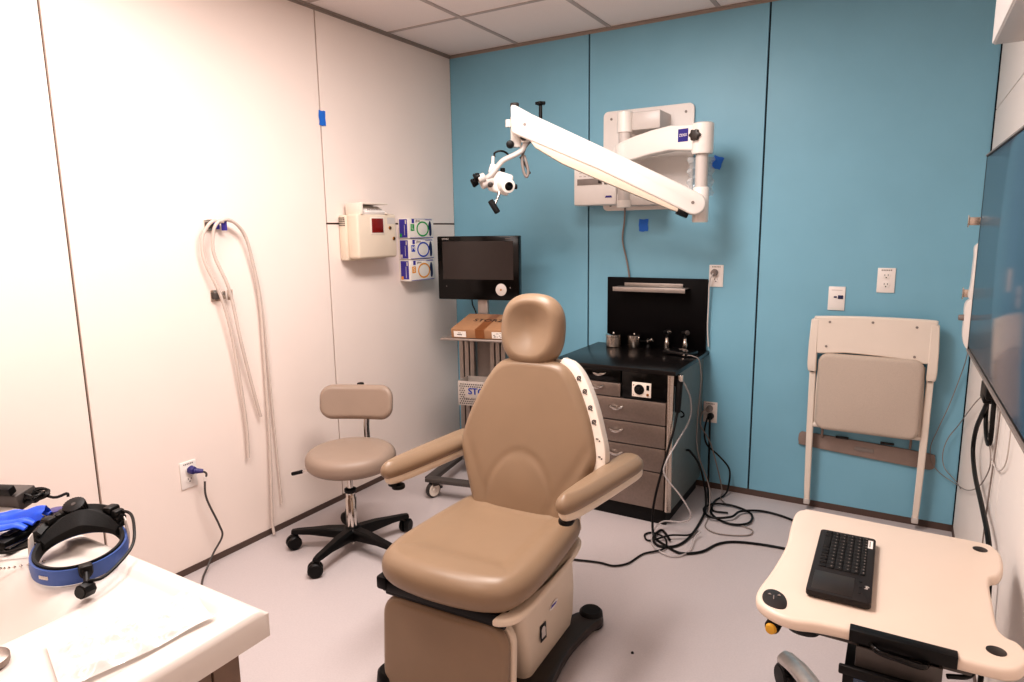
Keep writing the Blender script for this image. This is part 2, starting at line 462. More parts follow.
# headrest
HM = basis((-.002, .345, 1.134), (1, 0, 0), (0, .12, 1))
hp_ = []
for i in range(72):
    q = 2*PI*i/72; c_, s_ = math.cos(q), math.sin(q); n_ = 2/2.5
    w_ = .127+.004*s_
    hp_.append((w_*math.copysign(abs(c_)**n_, c_), .137*math.copysign(abs(s_)**n_, s_)))
def headf(x, y):
    r = math.hypot(x/.075, (y-.015)/.08)
    return .018-.046*math.exp(-r**2*.7)
b = NB(); cushion(b, hp_, .09, .044, HM @ Matrix.Translation((0, 0, -.03)), front=headf, steps=26, n=96, c=(0, 0))
obj('headrest', b, 'tan_vinyl', CH, local=True)
b = NB(); bb(b, -.025, .03, .355, .375, .98, 1.12, .006); bb(b, -.05, .055, .345, .385, 1.02, 1.04, .006)
obj('headrest_post', b, 'chrome', CH, local=True)
# arms
for s in (-1, 1):
    cx = s*.345 + (.0 if s > 0 else -.005)
    ap = smoothpoly([(x_*1.12, y_*1.06) for x_, y_ in [(-.03, .25), (.03, .25), (.047, .21), (.047, .1), (.043, -.05), (.035, -.2), (.022, -.26), (0, -.275), (-.022, -.26), (-.035, -.2), (-.043, -.05), (-.047, .1), (-.047, .21)]], 4)
    AM = Matrix.Translation((cx-(.008 if s > 0 else 0), .155, .642)) @ Euler((math.radians(-2.5), 0, math.radians(-5 if s > 0 else -1))).to_matrix().to_4x4()
    b = NB(); cushion(b, ap, .052, .025, AM, front=lambda x, y: .01*(1-(x/.05)**2), n=72, steps=10, c=(0, 0))
    arm = obj('armrest', b, 'tan_vinyl', CH, local=True)
    b = NB(); cushion(b, [(x*.93, y*.97) for x, y in ap], .04, .018, AM @ Matrix.Translation((0, .01, -.024)), n=60, steps=4, c=(0, 0))
    obj('arm_shell', b, 'cream_plastic', arm, local=True)
    b = NB(); p = AM @ V((0, -.235, -.035)); 
    cyl(b, p, p+V((0, 0, .025)), .02, n=20, bev=.004); cyl(b, p+V((-s*.012, .01, -.012)), p+V((-s*.012, .01, .004)), .024, n=20, bev=.005)
    obj('arm_knob', b, 'black_plastic', arm, local=True)
    b = NB(); p0 = AM @ V((0, .16, -.02)); tube(b, [p0, p0+V((-s*.05, .06, -.0)), V((s*.22, .27, .6)), V((s*.15, .27, .56))], .016, 10)
    obj('arm_bracket', b, 'black_plastic', CH, local=True)

# ================================================================== STOOL
ST = thing('rolling_stool', 'low beige round-seat rolling stool with small backrest near the left wall', 'stool', (.478, -1.577, 0))
sx, sy = .478, -1.577
b = NB(); lathe(b, [(.03, .05), (.05, .055), (.05, .1), (.035, .115), (.02, .12)], Matrix.Translation((sx, sy, 0)))
CAST = []
for aa in (209, 281, 353, 67, 138):
    d = V((math.cos(math.radians(aa)), math.sin(math.radians(aa)), 0))*.275; CAST.append(V((sx, sy, 0))+d)
obj('hub', b, 'black_plastic', ST)
for p in CAST:
    d = (p-V((sx, sy, 0))).normalized(); s_ = V((-d.y, d.x, 0))
    b = NB(); rings = []
    for t, w, z0, z1 in ((.03, .03, .06, .112), (.12, .026, .07, .112), (.2, .022, .078, .104), (.27, .02, .078, .098), (.295, .015, .078, .094)):
        c = V((sx, sy, 0))+d*t
        rings.append([c+s_*a*w+V((0, 0, z)) for a, z in ((-1, z0), (1, z0), (1, z1-.012), (.6, z1), (-.6, z1), (-1, z1-.012))])
    loft(b, rings); leg = obj('base_arm', b, 'black_plastic', ST)
    b = NB(); c = p+V((0, 0, 0)); q = (d+s_*(-1.4 if abs(d.x) < .3 and d.y < 0 else .7)).normalized(); ax = V((-q.y, q.x, 0))
    cyl(b, c+V((0, 0, .05)), c+V((0, 0, .085)), .008)
    for e in (-1, 1):
        m = axis_m(c+q*.014+ax*e*.004+V((0, 0, .034)), ax*e)
        lathe(b, [(.012, 0), (.034, .001), (.034, .015), (.027, .022), (.001, .023)], m, 20)
    box(b, c+q*.01+V((0, 0, .058)), (.034, .03, .03), .008, rot=(0, 0, math.atan2(q.y, q.x)))
    obj('caster', b, 'black_plastic', leg)
b = NB(); lathe(b, [(.026, .1), (.026, .255), (.022, .262), (.022, .29)], Matrix.Translation((sx, sy, 0))); lathe(b, [(.014, .28), (.014, .37)], Matrix.Translation((sx, sy, 0)))
lathe(b, [(.012, .025), (.014, .06)], Matrix.Translation((sx, sy, 0)))
col = obj('gas_column', b, 'chrome', ST)
b = NB(); lathe(b, [(.024, .285), (.028, .29), (.028, .303), (.018, .308)], Matrix.Translation((sx, sy, 0))); obj('collar', b, 'black_plastic', col)
SM = Matrix.Translation((.448, -1.53, .39))
circ = [(.213*math.cos(2*PI*i/80), .213*math.sin(2*PI*i/80)) for i in range(80)]
b = NB(); cushion(b, circ,   .092, .04, SM, front=lambda x, y: .006*(1-(x*x+y*y)/.04), n=80); obj('seat', b, 'taupe_vinyl', ST)
b = NB(); lathe(b, [(.12, 0), (.12, .012)], Matrix.Translation((.45, -1.545, .372))); obj('seat_plate', b, 'black_plastic', ST)
b = NB(); tube(b, [(.36, -1.57, .368), (.26, -1.62, .366), (.205, -1.64, .355)], .005); lv = obj('height_lever', b, 'chrome', ST)
b = NB(); cyl(b, (.222, -1.634, .36), (.17, -1.655, .345), .009, n=14, bev=.003); obj('lever_grip', b, 'black_plastic', lv)
fdir = V((.42, -.9, 0)).normalized(); rdir = V((-fdir.y, fdir.x, 0))
bc = V((.335, -1.345, .657))
b = NB(); tube(b, [bc+V((.0, .03, -.03))-fdir*.02+rdir*.02, bc+rdir*.02-fdir*.045+V((0, 0, -.13)), bc-fdir*.05+rdir*.018+V((0, 0, -.22)), bc-fdir*.03+rdir*.015+V((0, 0, -.275)), bc+fdir*.1+rdir*.01+V((0, 0, -.285))], .012, 10, flat=(1.7, .6))
obj('back_post', b, 'chrome', ST)
BM_ = basis(bc, rdir, V((0, 0, 1))-fdir*.18)
def sbf(x, y): return .004-.22*0*x*x
b = NB(); cushion(b, rrect(.375, .175, .064, 8), .048, .022, BM_ @ Matrix.Translation((0, 0, -.02)), front=lambda x, y: .006*(1-(x/.18)**2)); 
for v in b.verts:
    l = BM_.inverted() @ v.co; v.co = BM_ @ (l+V((0, 0, .9*l.x*l.x)))
obj('backrest', b, 'taupe_vinyl', ST)
b = NB(); box(b, (0, .0, -.03), (.06, .14, .012), .004, M4=BM_); cyl(b, BM_ @ V((0, .06, -.035)), BM_ @ V((0, .095, -.028)), .018, n=16, bev=.005); obj('back_bracket', b, 'black_plastic', ST)

# ================================================================== TREATMENT CABINET
CB = thing('treatment_cabinet', 'steel fronted medical cabinet with black worktop and tall black back panel against the blue wall', 'cabinet', (1.43, -.34, 0))
x0, x1, yf, yb = 1.125, 1.725, -.625, -.045
b = NB(); bb(b, x0+.015, x1-.012, yf+.012, yb, .0, .075, .004); obj('plinth', b, 'black_plastic', CB)
b = NB(); bb(b, x0, x1, yf+.02, yb, .07, .79, .004, mi=0); obj('carcass', b, 'black_laminate', CB)
b = NB(); bb(b, x1-.002, x1+.008, yf+.03, yb, .075, .79, .002); obj('side_panel', b, 'grey_side', CB, label='dull grey side panel')
b = NB(); lathe(b, [(.018, .075), (.018, .79)], Matrix.Translation((x1-.006, yf+.016, 0))); obj('corner_post', b, 'steel', CB)
b = NB(); bb(b, x0-.055, x1+.028, yf-.022, -.004, .792, .815, .003); obj('worktop', b, 'counter_black', CB)
b = NB(); bb(b, x0+.015, x1+.01, -.03, -.012, .815, 1.22, .002); bp_ = obj('back_panel', b, 'black_board', CB)
b = NB(); bb(b, 1.215, 1.64, -.13, -.03, 1.165, 1.170, .001); bb(b, 1.215, 1.64, -.134, -.13, 1.146, 1.172, .001); bb(b, 1.25, 1.6, -.036, -.03, 1.17, 1.19, .001); sh = obj('instrument_shelf', b, 'alu', bp_)
def pull(x, z, w, parent):
    b = NB(); tube(b, [(x-w/2, yf-.002, z+.006), (x-w*.35, yf-.016, z+.002), (x, yf-.022, z-.004), (x+w*.35, yf-.016, z+.002), (x+w/2, yf-.002, z+.006)], .0045, 8, flat=(1, 1.4)); obj('pull', b, 'chrome', parent)
xm = 1.465
for (xa, xb, za, zb, px_) in ((x0+.004, xm-.003, .65, .72, 1.33), (x0+.004, x1-.024, .528, .645, 1.36), (x0+.004, x1-.024, .408, .523, 1.36), (x0+.004, x1-.024, .28, .403, 1.36)):
    b = NB(); bb(b, xa, xb, yf, yf+.02, za, zb, .003); d = obj('drawer', b, 'brushed', CB)
    pull(px_ if zb > .7 else 1.44, (za+zb)/2+.008, .075, d)
    if zb > .7: pass
b = NB(); bb(b, x0+.004, x1-.024, yf, yf+.02, .08, .275, .003); obj('door', b, 'brushed', CB)
b = NB(); bb(b, x0+.004, xm-.003, yf+.002, yf+.02, .726, .787, .002); d = obj('top_drawer', b, 'black_gloss', CB); pull(1.345, .764, .07, d)
b = NB(); bb(b, xm+.004, x1-.024, yf+.004, yf+.02, .65, .787, .002); d = obj('power_panel', b, 'black_gloss', CB)
b = NB(); bb(b, 1.525, 1.625, yf-.004, yf+.006, .663, .738, .002); c = obj('control_plate', b, 'ivory_plastic', d)
b = NB(); cyl(b, (1.564, yf-.002, .702), (1.564, yf-.008, .702), .026, n=28, bev=.001); cyl(b, (1.564, yf-.008, .702), (1.564, yf-.02, .702), .014, n=20, bev=.003); obj('dial', b, 'black_plastic', c)
b = NB(); bb(b, 1.602, 1.616, yf-.007, yf-.003, .702, .727, .001); obj('rocker_switch', b, 'black_plastic', c)
b = NB(); cyl(b, (1.609, yf-.003, .679), (1.609, yf-.009, .679), .006, n=14); obj('indicator_lamp', b, 'brass', c)
b = NB(); bb(b, 1.532, 1.537, yf-.0046, yf-.003, .72, .726); bb(b, 1.533, 1.536, yf-.0046, yf-.003, .67, .674); obj('printed_mark', b, 'red_window', c)
# holster with headlight hand-piece on cabinet side
b = NB(); bb(b, x1+.006, x1+.03, -.60, -.55, .73, .78, .004); h = obj('holster', b, 'black_plastic', CB)
b = NB(); cyl(b, (x1+.035, -.585, .79), (x1+.035, -.585, .755), .014, n=16, bev=.003); obj('handpiece_head', b, 'chrome', h)
b = NB(); cyl(b, (x1+.03, -.585, .757), (x1+.03, -.60, .6), .018, .014, n=16, bev=.003); obj('handpiece_grip', b, 'black_plastic', h)
b = NB(); tube(b, [(x1+.008, -.5, .585), (x1+.03, -.505, .575), (x1+.035, -.51, .56), (x1+.02, -.515, .552)], .004); obj('side_hook', b, 'black_plastic', CB)
def jar(x, y, r, h, lab):
    t = thing('instrument_jar', lab, 'jar', (x, y, .815), group='steel jars on the cabinet')
    m = Matrix.Translation((x, y, .8155))
    b = NB(); lathe(b, [(r*.94, 0), (r, .003), (r, h*.68), (r*1.05, h*.7)], m, 32); obj('body', b, 'steel', t)
    b = NB(); lathe(b, [(r*1.06, h*.7), (r*1.06, h*.84), (r*.97, h*.87), (r*.3, h*.9), (r*.14, h*.91), (r*.14, h*.95), (r*.2, h), (.001, h*1.01)], m, 32); obj('lid', b, 'chrome', t)
jar(1.215, -.11, .046, .086, 'wide round steel jar at the left of the black cabinet top')
jar(1.335, -.085, .039, .084, 'narrow round steel jar standing right of the wider one')
t = thing('tuning_valve', 'small chrome fitting with a side nozzle beside the steel jars', 'fitting', (1.42, -.085, .8155))
m = Matrix.Translation((1.42, -.085, .8155))
b = NB(); lathe(b, [(.014, 0), (.014, .012), (.009, .018), (.009, .03), (.012, .036), (.012, .052), (.002, .056)], m, 20); cyl(b, (1.42, -.085, .856), (1.37, -.08, .853), .0035); obj('body', b, 'black_plastic', t)
b = NB(); lathe(b, [(.012, .036), (.013, .05), (.004, .058)], m, 20); cyl(b, (1.425, -.09, .856), (1.455, -.1, .872), .01, .013, n=18, bev=.002); obj('nozzle', b, 'chrome', t)
def otoscope(x, y, lab, dark):
    t = thing('otoscope', lab, 'otoscope', (x, y, .8155), group='otoscopes on the cabinet')
    m = Matrix.Translation((x, y, .8155))
    b = NB(); lathe(b, [(.015, 0), (.0165, .004), (.0155, .045), (.011, .05), (.010, .07)], m, 24); obj('handle', b, 'steel', t)
    b = NB(); lathe(b, [(.010, .07), (.006, .078), (.006, .095)], m, 20); cyl(b, (x-.018, y+.002, .914), (x+.02, y-.006, .924), .011, .013, n=20, bev=.002)
    obj('neck', b, 'black_plastic', t)
    b = NB(); cyl(b, (x+.012, y-.008, .925), (x+.022, y-.024, .918), .0125, n=20, bev=.003); obj('lens', b, 'chrome' if not dark else 'dark_grey', t)
otoscope(1.53, -.085, 'steel otoscope handle with bright lens, left one before the black panel', False)
otoscope(1.632, -.075, 'darker otoscope standing behind the flat black tray', True)
t = thing('charging_tray', 'flat black instrument tray at the right end of the cabinet top', 'tray', (1.64, -.19, .8155), -.25)
b = NB(); box(b, (0, 0, .012), (.16, .11, .022), .006); obj('tray_body', b, 'black_laminate', t, local=True)
b = NB(); cyl(b, (.045, -.005, .022), (.045, -.005, .03), .006); cyl(b, (.06, -.056, .012), (.06, -.066, .012), .006); box(b, (.0, .03, .024), (.05, .004, .003)); obj('metal_clips', b, 'chrome', t, local=True)

# ================================================================== MONITOR CART
MC = thing('monitor_cart', 'grey wheeled endoscopy cart with twin posts and a perforated basket in the corner', 'cart', (.56, -.55, 0))
b = NB(); bb(b, .375, .86, -.71, -.25, .888, .903, .006); obj('top_shelf', b, 'alu', MC)
for x in (.445, .645):
    b = NB()
    for dx in (-.035, 0, .035): bb(b, x+dx-.014, x+dx+.014, -.5, -.44, .1, .885, .004, mi=0)
    bb(b, x-.045, x+.045, -.485, -.455, .1, .885, mi=1)
    obj('post', b, ['alu', 'dark_grey'], MC)
b = NB(); bb(b, .5, .62, -.47, -.46, .1, .885, .002); obj('rear_panel', b, 'grey_plastic', MC)
# perforated basket
b = NB(); bx0, bx1, by, bz0, bz1 = .448, .83, -.64, .495, .64
bb(b, bx0, bx1, by-.004, by, bz0, bz1, .001); bb(b, bx0, bx0+.004, by, -.5, bz0, bz1, .001); bb(b, bx1-.004, bx1, by, -.5, bz0, bz1, .001); bb(b, bx0, bx1, by, -.5, bz0, bz0+.004, .001); bb(b, bx0, bx1, -.504, -.5, bz0, bz1, .001)
bk = obj('basket', b, 'basket_grey', MC)
b = NB()
for i in range(26):
    for j in range(10):
        x = bx0+.013+i*.0136+(.0068 if j % 2 else 0); z = bz0+.012+j*.0128
        if not (.49 < x < .72 and .545 < z < .605) and x < bx1-.008:
            cyl(b, (x, by-.0035, z), (x, by-.0052, z), .004, n=8)
obj('perforations', b, 'grey_rubber', bk)
b = lettering('STORZ', .054, basis((.60, by-.0055, .58), (1, 0, 0), (0, 0, 1)), sx=1.05, ext=.0012)
lettering('STORZ', .054, basis((.602, by-.0055, .5805), (1, 0, 0), (0, 0, 1)), sx=1.05, ext=.0012, bm=b); obj('lettering', b, 'ink_blue', bk)
b = lettering('KARL STORZ - ENDOSKOPE', .0155, basis((.59, by-.0055, .537), (1, 0, 0), (0, 0, 1)), sx=1.1); obj('lettering', b, 'ink_grey', bk)
b = NB(); bb(b, .34, .88, -.9, -.84, .097, .12, .006); bb(b, .31, .88, -.28, -.22, .085, .115, .006); bb(b, .32, .38, -.86, -.24, .085, .115, .006); bb(b, .82, .88, -.86, -.24, .085, .115, .006); obj('base_frame', b, 'dark_grey', MC)
for x, y, a in ((.375, -.865, 1.1), (.845, -.87, 1.0), (.34, -.26, .6), (.85, -.26, .8)):
    ax = V((math.cos(a-PI/2), math.sin(a-PI/2), 0)); q = V((-ax.y, ax.x, 0))
    b = NB(); c = V((x, y, .046))
    m = axis_m(c-ax*.014, ax); lathe(b, [(.034, 0), (.043, .002), (.046, .008), (.046, .022), (.043, .027), (.034, .028)], m, 28)
    w = obj('caster', b, 'grey_rubber', MC)
    b = NB(); m = axis_m(c+ax*.0135, ax); lathe(b, [(.037, 0), (.037, .003), (.029, .004), (.026, .002), (.012, .002), (.01, .005), (.001, .006)], m, 28); obj('wheel_disc', b, 'ivory_plastic', w)
    b = NB(); box(b, c+V((0, 0, .036))+q*.01, (.05, .045, .03), .01, rot=(0, 0, a)); box(b, c+q*.048+V((0, 0, -.0)), (.03, .02, .012), .004, rot=(0, 0, a)); obj('caster_fork', b, 'dark_grey', w)

# monitor
MN = thing('medical_monitor', 'black flat medical monitor with dark screen and round silver badge above the cart', 'monitor', (.56, -.52, .9))
b = NB(); bb(b, .275, .835, -.565, -.515, 1.098, 1.483, .006); cab = obj('housing', b, 'black_gloss', MN)
b = NB(); bb(b, .312, .797, -.5665, -.56, 1.222, 1.452); obj('screen', b, 'screen_off', MN)
b = NB(); cyl(b, (.714, -.564, 1.162), (.714, -.569, 1.162), .037, n=40, bev=.0015, mi=0); cyl(b, (.714, -.569, 1.162), (.714, -.5715, 1.162), .006, n=14, mi=1); obj('round_badge', b, ['white_gray', 'brass'], cab)
b = lettering('STORZ', .014, basis((.335, -.5655, 1.466), (1, 0, 0), (0, 0, 1)), sx=1.1); obj('lettering', b, 'white_gray', cab)
b = NB(); bb(b, .745, .78, -.566, -.5645, 1.463, 1.467); bb(b, .332, .338, -.566, -.5645, 1.176, 1.182); bb(b, .772, .778, -.566, -.5645, 1.17, 1.18); obj('printed_marks', b, 'ink_grey', cab)
b = NB(); bb(b, .53, .6, -.52, -.49, .915, 1.12, .004); obj('stand_neck', b, 'alu', MN)
b = NB(); bb(b, .43, .7, -.55, -.4, .9005, .916, .006); bb(b, .51, .62, -.56, -.43, .914, .922, .003); obj('stand_foot', b, 'black_plastic', MN)
b = NB(); tube(b, [(.49, -.52, 1.1), (.485, -.5, 1.06), (.5, -.48, 1.0), (.47, -.45, .96), (.46, -.43, .93)], .004); obj('monitor_cable', b, 'black_plastic', MN)
MN.location = (.48, -.41, .903)
# cardboard box
CBX = thing('cardboard_box', 'shallow brown cardboard carton with white labels on the cart top', 'box', (.62, -.70, .905))
bx0, bx1, by0, by1, bz0, bz1 = .443, .795, -.70, -.42, .905, .958
b = NB(); bb(b, bx0, bx1, by0, by1, bz0, bz1, .002); cbx = obj('carton', b, 'cardboard', CBX)
b = NB(); bb(b, .592, .647, by0-.0008, by0+.001, bz0+.001, bz1); bb(b, .592, .647, by0, by1, bz1-.001, bz1+.0006); obj('packing_tape', b, 'tape_brown', CBX)
b = NB(); bb(b, .46, .535, by0-.001, by0, .911, .945, mi=0); bb(b, .48, .51, by0-.0015, by0, .922, .928, mi=1); bb(b, .485, .505, by0-.0015, by0, .934, .937, mi=1); obj('shipping_label', b, ['paper', 'ink_grey'], CBX)
b = NB(); bb(b, .692, .775, by0-.001, by0, .91, .948, mi=0)
for i in range(14):
    x = .698+random.random()*.066; z = .914+random.random()*.028; bb(b, x, x+.008, by0-.0015, by0, z, z+.003, mi=1)
obj('shipping_label', b, ['paper', 'ink_grey'], CBX)
b = lettering('STORZ', .06, basis((.615, -.54, bz1+.0012), (1, 0, 0), (0, 1, 0)), sx=1.0); obj('lettering', b, 'ink', CBX)
CBX.rotation_euler = (math.radians(11), 0, 0)

# the whole cart stands turned a little towards the room
piv = V((.56, -.55, 0)); ra_ = math.radians(11)
MN.location.x += .035; MN.scale = (.93, 1, .98)
for o in (MC, MN, CBX):
    p = V(o.location)-piv; q = Matrix.Rotation(ra_, 3, 'Z') @ p; o.location = piv+q; o.rotation_euler[2] = ra_

# ================================================================== SHARPS BOX + GLOVE BOXES
SH = thing('sharps_container', 'cream wall-mounted sharps cabinet with a dark red window', 'sharps container', (.065, -.92, 1.36))
b = NB(); bb(b, .002, .055, -1.085, -.76, 1.352, 1.6, .012); hs = obj('rear_housing', b, 'sharps_plastic', SH)
b = NB()
for i in range(5):
    for j in range(5): bb(b, .009+i*.0085, .014+i*.0085, -1.0862, -1.083, 1.54+j*.01, 1.546+j*.01)
obj('vent_holes', b, 'black_plastic', hs)
b = NB(); bb(b, .05, .132, -1.072, -.755, 1.362, 1.606, .014, seg=3); ft = obj('front_cover', b, 'sharps_plastic', SH)
b = NB(); bb(b, .1315, .134, -.975, -.862, 1.492, 1.588, .004); w = obj('window_frame', b, 'ivory_plastic', ft)
b = NB(); bb(b, .133, .1355, -.964, -.872, 1.502, 1.58, .001); obj('window_pane', b, 'red_window', w)
for y, z in ((-.815, 1.528), (-.785, 1.468)):
    b = NB(); cyl(b, (.131, y, z), (.138, y, z), .01, n=18, bev=.002); cyl(b, (.138, y, z), (.1395, y, z), .005, n=10, mi=1); obj('lock', b, ['brass', 'ink'], ft)
b = NB(); bb(b, .1318, .1325, -.835, -.77, 1.55, 1.585); obj('instruction_label', b, 'white_gray', ft)
b = NB(); bb(b, .02, .14, -1.04, -.83, 1.655, 1.665, .004); bb(b, .02, .03, -1.04, -.83, 1.6, 1.66, .003); bb(b, .02, .14, -1.045, -1.03, 1.6, 1.662, .005); bb(b, .1, .14, -.85, -.83, 1.604, 1.612, .002)
tr = obj('drop_tray', b, 'ivory_plastic', SH)
b = NB(); box(b, (.1, -.93, 1.622), (.07, .17, .025), .006, rot=(0, .5, 0)); fl = obj('tray_flap', b, 'white_plastic', tr)
b = NB(); 
for i in range(9): box(b, (.135, -.99+i*.013, 1.628), (.002, .008, .004), rot=(0, .5, 0))
obj('flap_print', b, 'ink_grey', fl)
GB = [(1.464, 1.586, 'green', 'L', 'purple', 'glove box with green ring and letter L, topmost of the stack on the wall'),
      (1.338, 1.460, 'royal', 'M', 'purple', 'glove box with blue ring and letter M, middle of the stack on the wall'),
      (1.205, 1.334, 'orange', 'S', 'purple', 'glove box with orange ring and letter S, lowest of the stack on the wall')]
for i, (z0, z1, colr, let, pur, lab) in enumerate(GB):
    t = thing('glove_box', lab, 'glove box', (.045, -.467, z0), group='glove boxes beside the sharps cabinet')
    y0, y1, xf = -.59, -.345, .085
    b = NB(); bb(b, .003, xf, y0, y1, z0, z1, .002); c = obj('carton', b, 'paper', t)
    # end panel (faces the room's camera side) : purple block
    e = NB(); bb(e, .012, xf-.012, y0-.0008, y0, z0+(.012 if i == 2 else .006), z1-.006); obj('end_print', e, 'purple', c)
    e = NB(); bb(e, .014, .03, y0-.0014, y0, z0+.01, z0+.03); obj('size_mark', e, colr if i != 1 else 'white_gray', c)
    e = NB(); bb(e, xf-.028, xf-.018, y0-.0014, y0, z1-.035, z1-.012); bb(e, .05, .054, y0-.0014, y0, z0+.02, z1-.04); obj('end_marks', e, 'white_gray', c)
    F = basis((xf+.0006, (y0+y1)/2, (z0+z1)/2), (0, 1, 0), (0, 0, 1))   # local x along +y, y up, z out
    h = (z1-z0)
    e = NB(); box(e, (-.082, h*.36, 0), (.022, .026, .001), M4=F); obj('brand_square', e, 'purple', c)
    e = NB(); box(e, (0, h*.46, 0), (.2, .002, .001), M4=F); box(e, (0, -h*.47, 0), (.225, .003, .001), M4=F); box(e, (.07, h*.42, 0), (.07, .003, .001), M4=F); obj('border_print', e, 'purple', c)
    e = lettering('glove', .02, F @ Matrix.Translation((-.035, h*.37, 0))); obj('lettering', e, 'ink_grey', c)
    e = NB(); box(e, (-.088, .005, 0), (.034, .04, .001), M4=F); s = obj('size_square', e, colr, c)
    e = lettering(let, .038, F @ Matrix.Translation((-.088, .005, .0008))); obj('lettering', e, 'paper', s)
    # oval opening ring
    e = NB(); N = 48; a_, b_ = .055, .042
    R = [[F @ V((.01+(a_+d)*math.cos(2*PI*k/N), -.004+(b_+d)*math.sin(2*PI*k/N), zz)) for k in range(N)] for d, zz in ((-.0045, .0), (-.0045, .0012), (.0045, .0012), (.0045, 0))]
    loft(e, R+[R[0]], cap0=False, cap1=False); obj('ring_print', e, colr, c)
    e = NB(); prism(e, smoothpoly([(.075, -.012), (.066, .0), (.07, .022), (.082, .045), (.094, .03), (.098, .0), (.097, -.035), (.086, -.05), (.076, -.04)], 4), 0, .001, M4=F); obj('hand_print', e, 'navy', c)

# ================================================================== WALL HOSES, CLIPS
def wall_clip(name, label, base, n, u, tabcol, W=.05, wid=.045, group=None):
    """metal plate on the wall with an out-turned spring clip; n = away from wall, u = along wall"""
    t = thing(name, label, 'wall clip', base, group=group)
    m = basis(base, u, (0, 0, 1))
    b = NB(); box(b, (0, 0, .002), (wid, W, .004), .001, M4=m); obj('plate', b, 'steel', t)
    b = NB(); box(b, (-.004, 0, .014), (.026, .03, .024), .003, M4=m); obj('clip_block', b, 'dark_grey', t)
    b = NB(); box(b, (.028, 0, .012), (.03, W*.72, .003), .0008, M4=m, rot=(0, -.35, 0)); box(b, (.056, 0, .03), (.024, W*.95, .004), .001, M4=m, rot=(0, -.75, 0)); obj('spring_tab', b, tabcol, t)
    return t
wall_clip('hose_clip', 'upper metal hose clip with violet end on the left wall', (.001, -1.868, 1.545), (1, 0, 0), (0, 1, 0), 'purple')
wall_clip('hose_clip', 'lower metal hose clip on the left wall', (.001, -1.868, 1.232), (1, 0, 0), (0, 1, 0), 'steel')
def hose(pts, r, lab):
    b = NB(); tube(b, pts, r, 10); tag(obj('clear_hose', b, 'tube_clear'), lab, 'hose', 'clear hoses hanging on the left wall')
hose([(.035, -1.84, 1.555), (.045, -1.875, 1.562), (.04, -1.905, 1.535), (.03, -1.927, 1.481), (.026, -1.92, 1.386), (.034, -1.872, 1.259), (.034, -1.834, 1.118), (.026, -1.804, .927), (.02, -1.777, .631), (.018, -1.778, .442)], .0075, 'leftmost clear hose, its cut end hanging below the lower clip')
hose([(.05, -1.83, 1.56), (.055, -1.858, 1.558), (.05, -1.882, 1.515), (.036, -1.878, 1.414), (.04, -1.82, 1.254), (.034, -1.779, 1.017), (.024, -1.725, .766), (.02, -1.692, .624)], .0075, 'shortest clear hose hanging beside the leftmost one')
hose([(.05, -1.85, 1.556), (.052, -1.82, 1.57), (.045, -1.768, 1.556), (.035, -1.711, 1.5), (.025, -1.674, 1.383), (.02, -1.645, 1.191), (.018, -1.643, .898), (.02, -1.651, .495), (.026, -1.676, .1), (.04, -1.683, .012)], .0075, 'longest clear hose, looping right from the upper clip down to the floor')
hose([(.036, -1.85, 1.548), (.034, -1.83, 1.565), (.034, -1.749, 1.545), (.028, -1.685, 1.43), (.02, -1.636, 1.191), (.016, -1.622, .895), (.014, -1.612, .537), (.014, -1.602, .141)], .0045, 'thin rightmost clear hose ending just above the baseboard')

# ================================================================== OUTLETS
def outlet(label, c, r, n, kind='duplex', cat='wall outlet'):
    """cover plate; c centre on the wall, r the plate's right, up = z"""
    t = thing('wall_outlet' if kind != 'data' else 'data_plate', label, cat, c)
    m = basis(V(c), r, (0, 0, 1))
    b = NB(); box(b, (0, 0, .003), (.078, .122, .007), .003, M4=m); p = obj('cover_plate', b, 'white_plastic', t)
    if kind == 'data':
        b = NB(); box(b, (-.006, .008, .007), (.014, .008, .004), .001, M4=m); box(b, (.018, .008, .0075), (.024, .018, .006), .001, M4=m); obj('jack', b, 'navy', p)
        b = NB(); box(b, (0, .043, .0068), (.05, .004, .0008), M4=m); obj('printed_text', b, 'white_gray', p)
    else:
        for i, y in enumerate((.022, -.022)):
            b = NB(); prism(b, rrect(.034, .03, .01, 4), .005, .0085, M4=m @ Matrix.Translation((0, y, 0)), bev=.0008); so = obj('socket', b, 'white_plastic', p)
            b = NB(); 
            for dx in (-.007, .007): box(b, (dx, y+.004, .0088), (.0024, .009, .001), M4=m)
            lathe(b, [(.003, 0), (.003, .001)], m @ Matrix.Translation((0, y-.008, .0084)), 10); obj('slots', b, 'ink', so)
        b = NB(); 
        for k in range(6): box(b, (-.02+k*.008, .05, .0068), (.005, .006, .0008), M4=m)
        obj('printed_text', b, 'ink_grey', p)
    return t, m
# left wall outlet (white) with purple plug and grey cord
outlet('white outlet with a violet plug low on the left wall', (0, -2.078, .455), (0, 1, 0), (1, 0, 0))
t = thing('power_cord', 'dark grey cord with violet plug running from the left wall outlet to the floor', 'power cord', (.03, -2.06, 0))
b = NB(); cyl(b, (.009, -2.073, .478), (.034, -2.068, .474), .019, .017, n=20, bev=.004); cyl(b, (.03, -2.07, .474), (.055, -2.04, .468), .013, .009, n=16, bev=.003); obj('plug', b, 'purple_plug', t)
b = NB(); tube(b, [(.05, -2.045, .469), (.06, -2.03, .452), (.05, -2.035, .41), (.045, -2.03, .33), (.05, -1.985, .19), (.05, -1.975, .13), (.045, -2.02, .07), (.06, -2.07, .02), (.1, -2.12, .006), (.2, -2.2, .005)], .0045); cd = obj('cable', b, 'dark_grey', t)
b = NB(); tube(b, [(.056, -2.032, .44), (.051, -2.034, .42)], .0075); obj('cable_tag', b, 'white_plastic', cd)
R_ = (1, 0, 0)
outlet('white outlet with a round grey plug above the right edge of the black back panel', (1.775, 0, 1.238), R_, None)
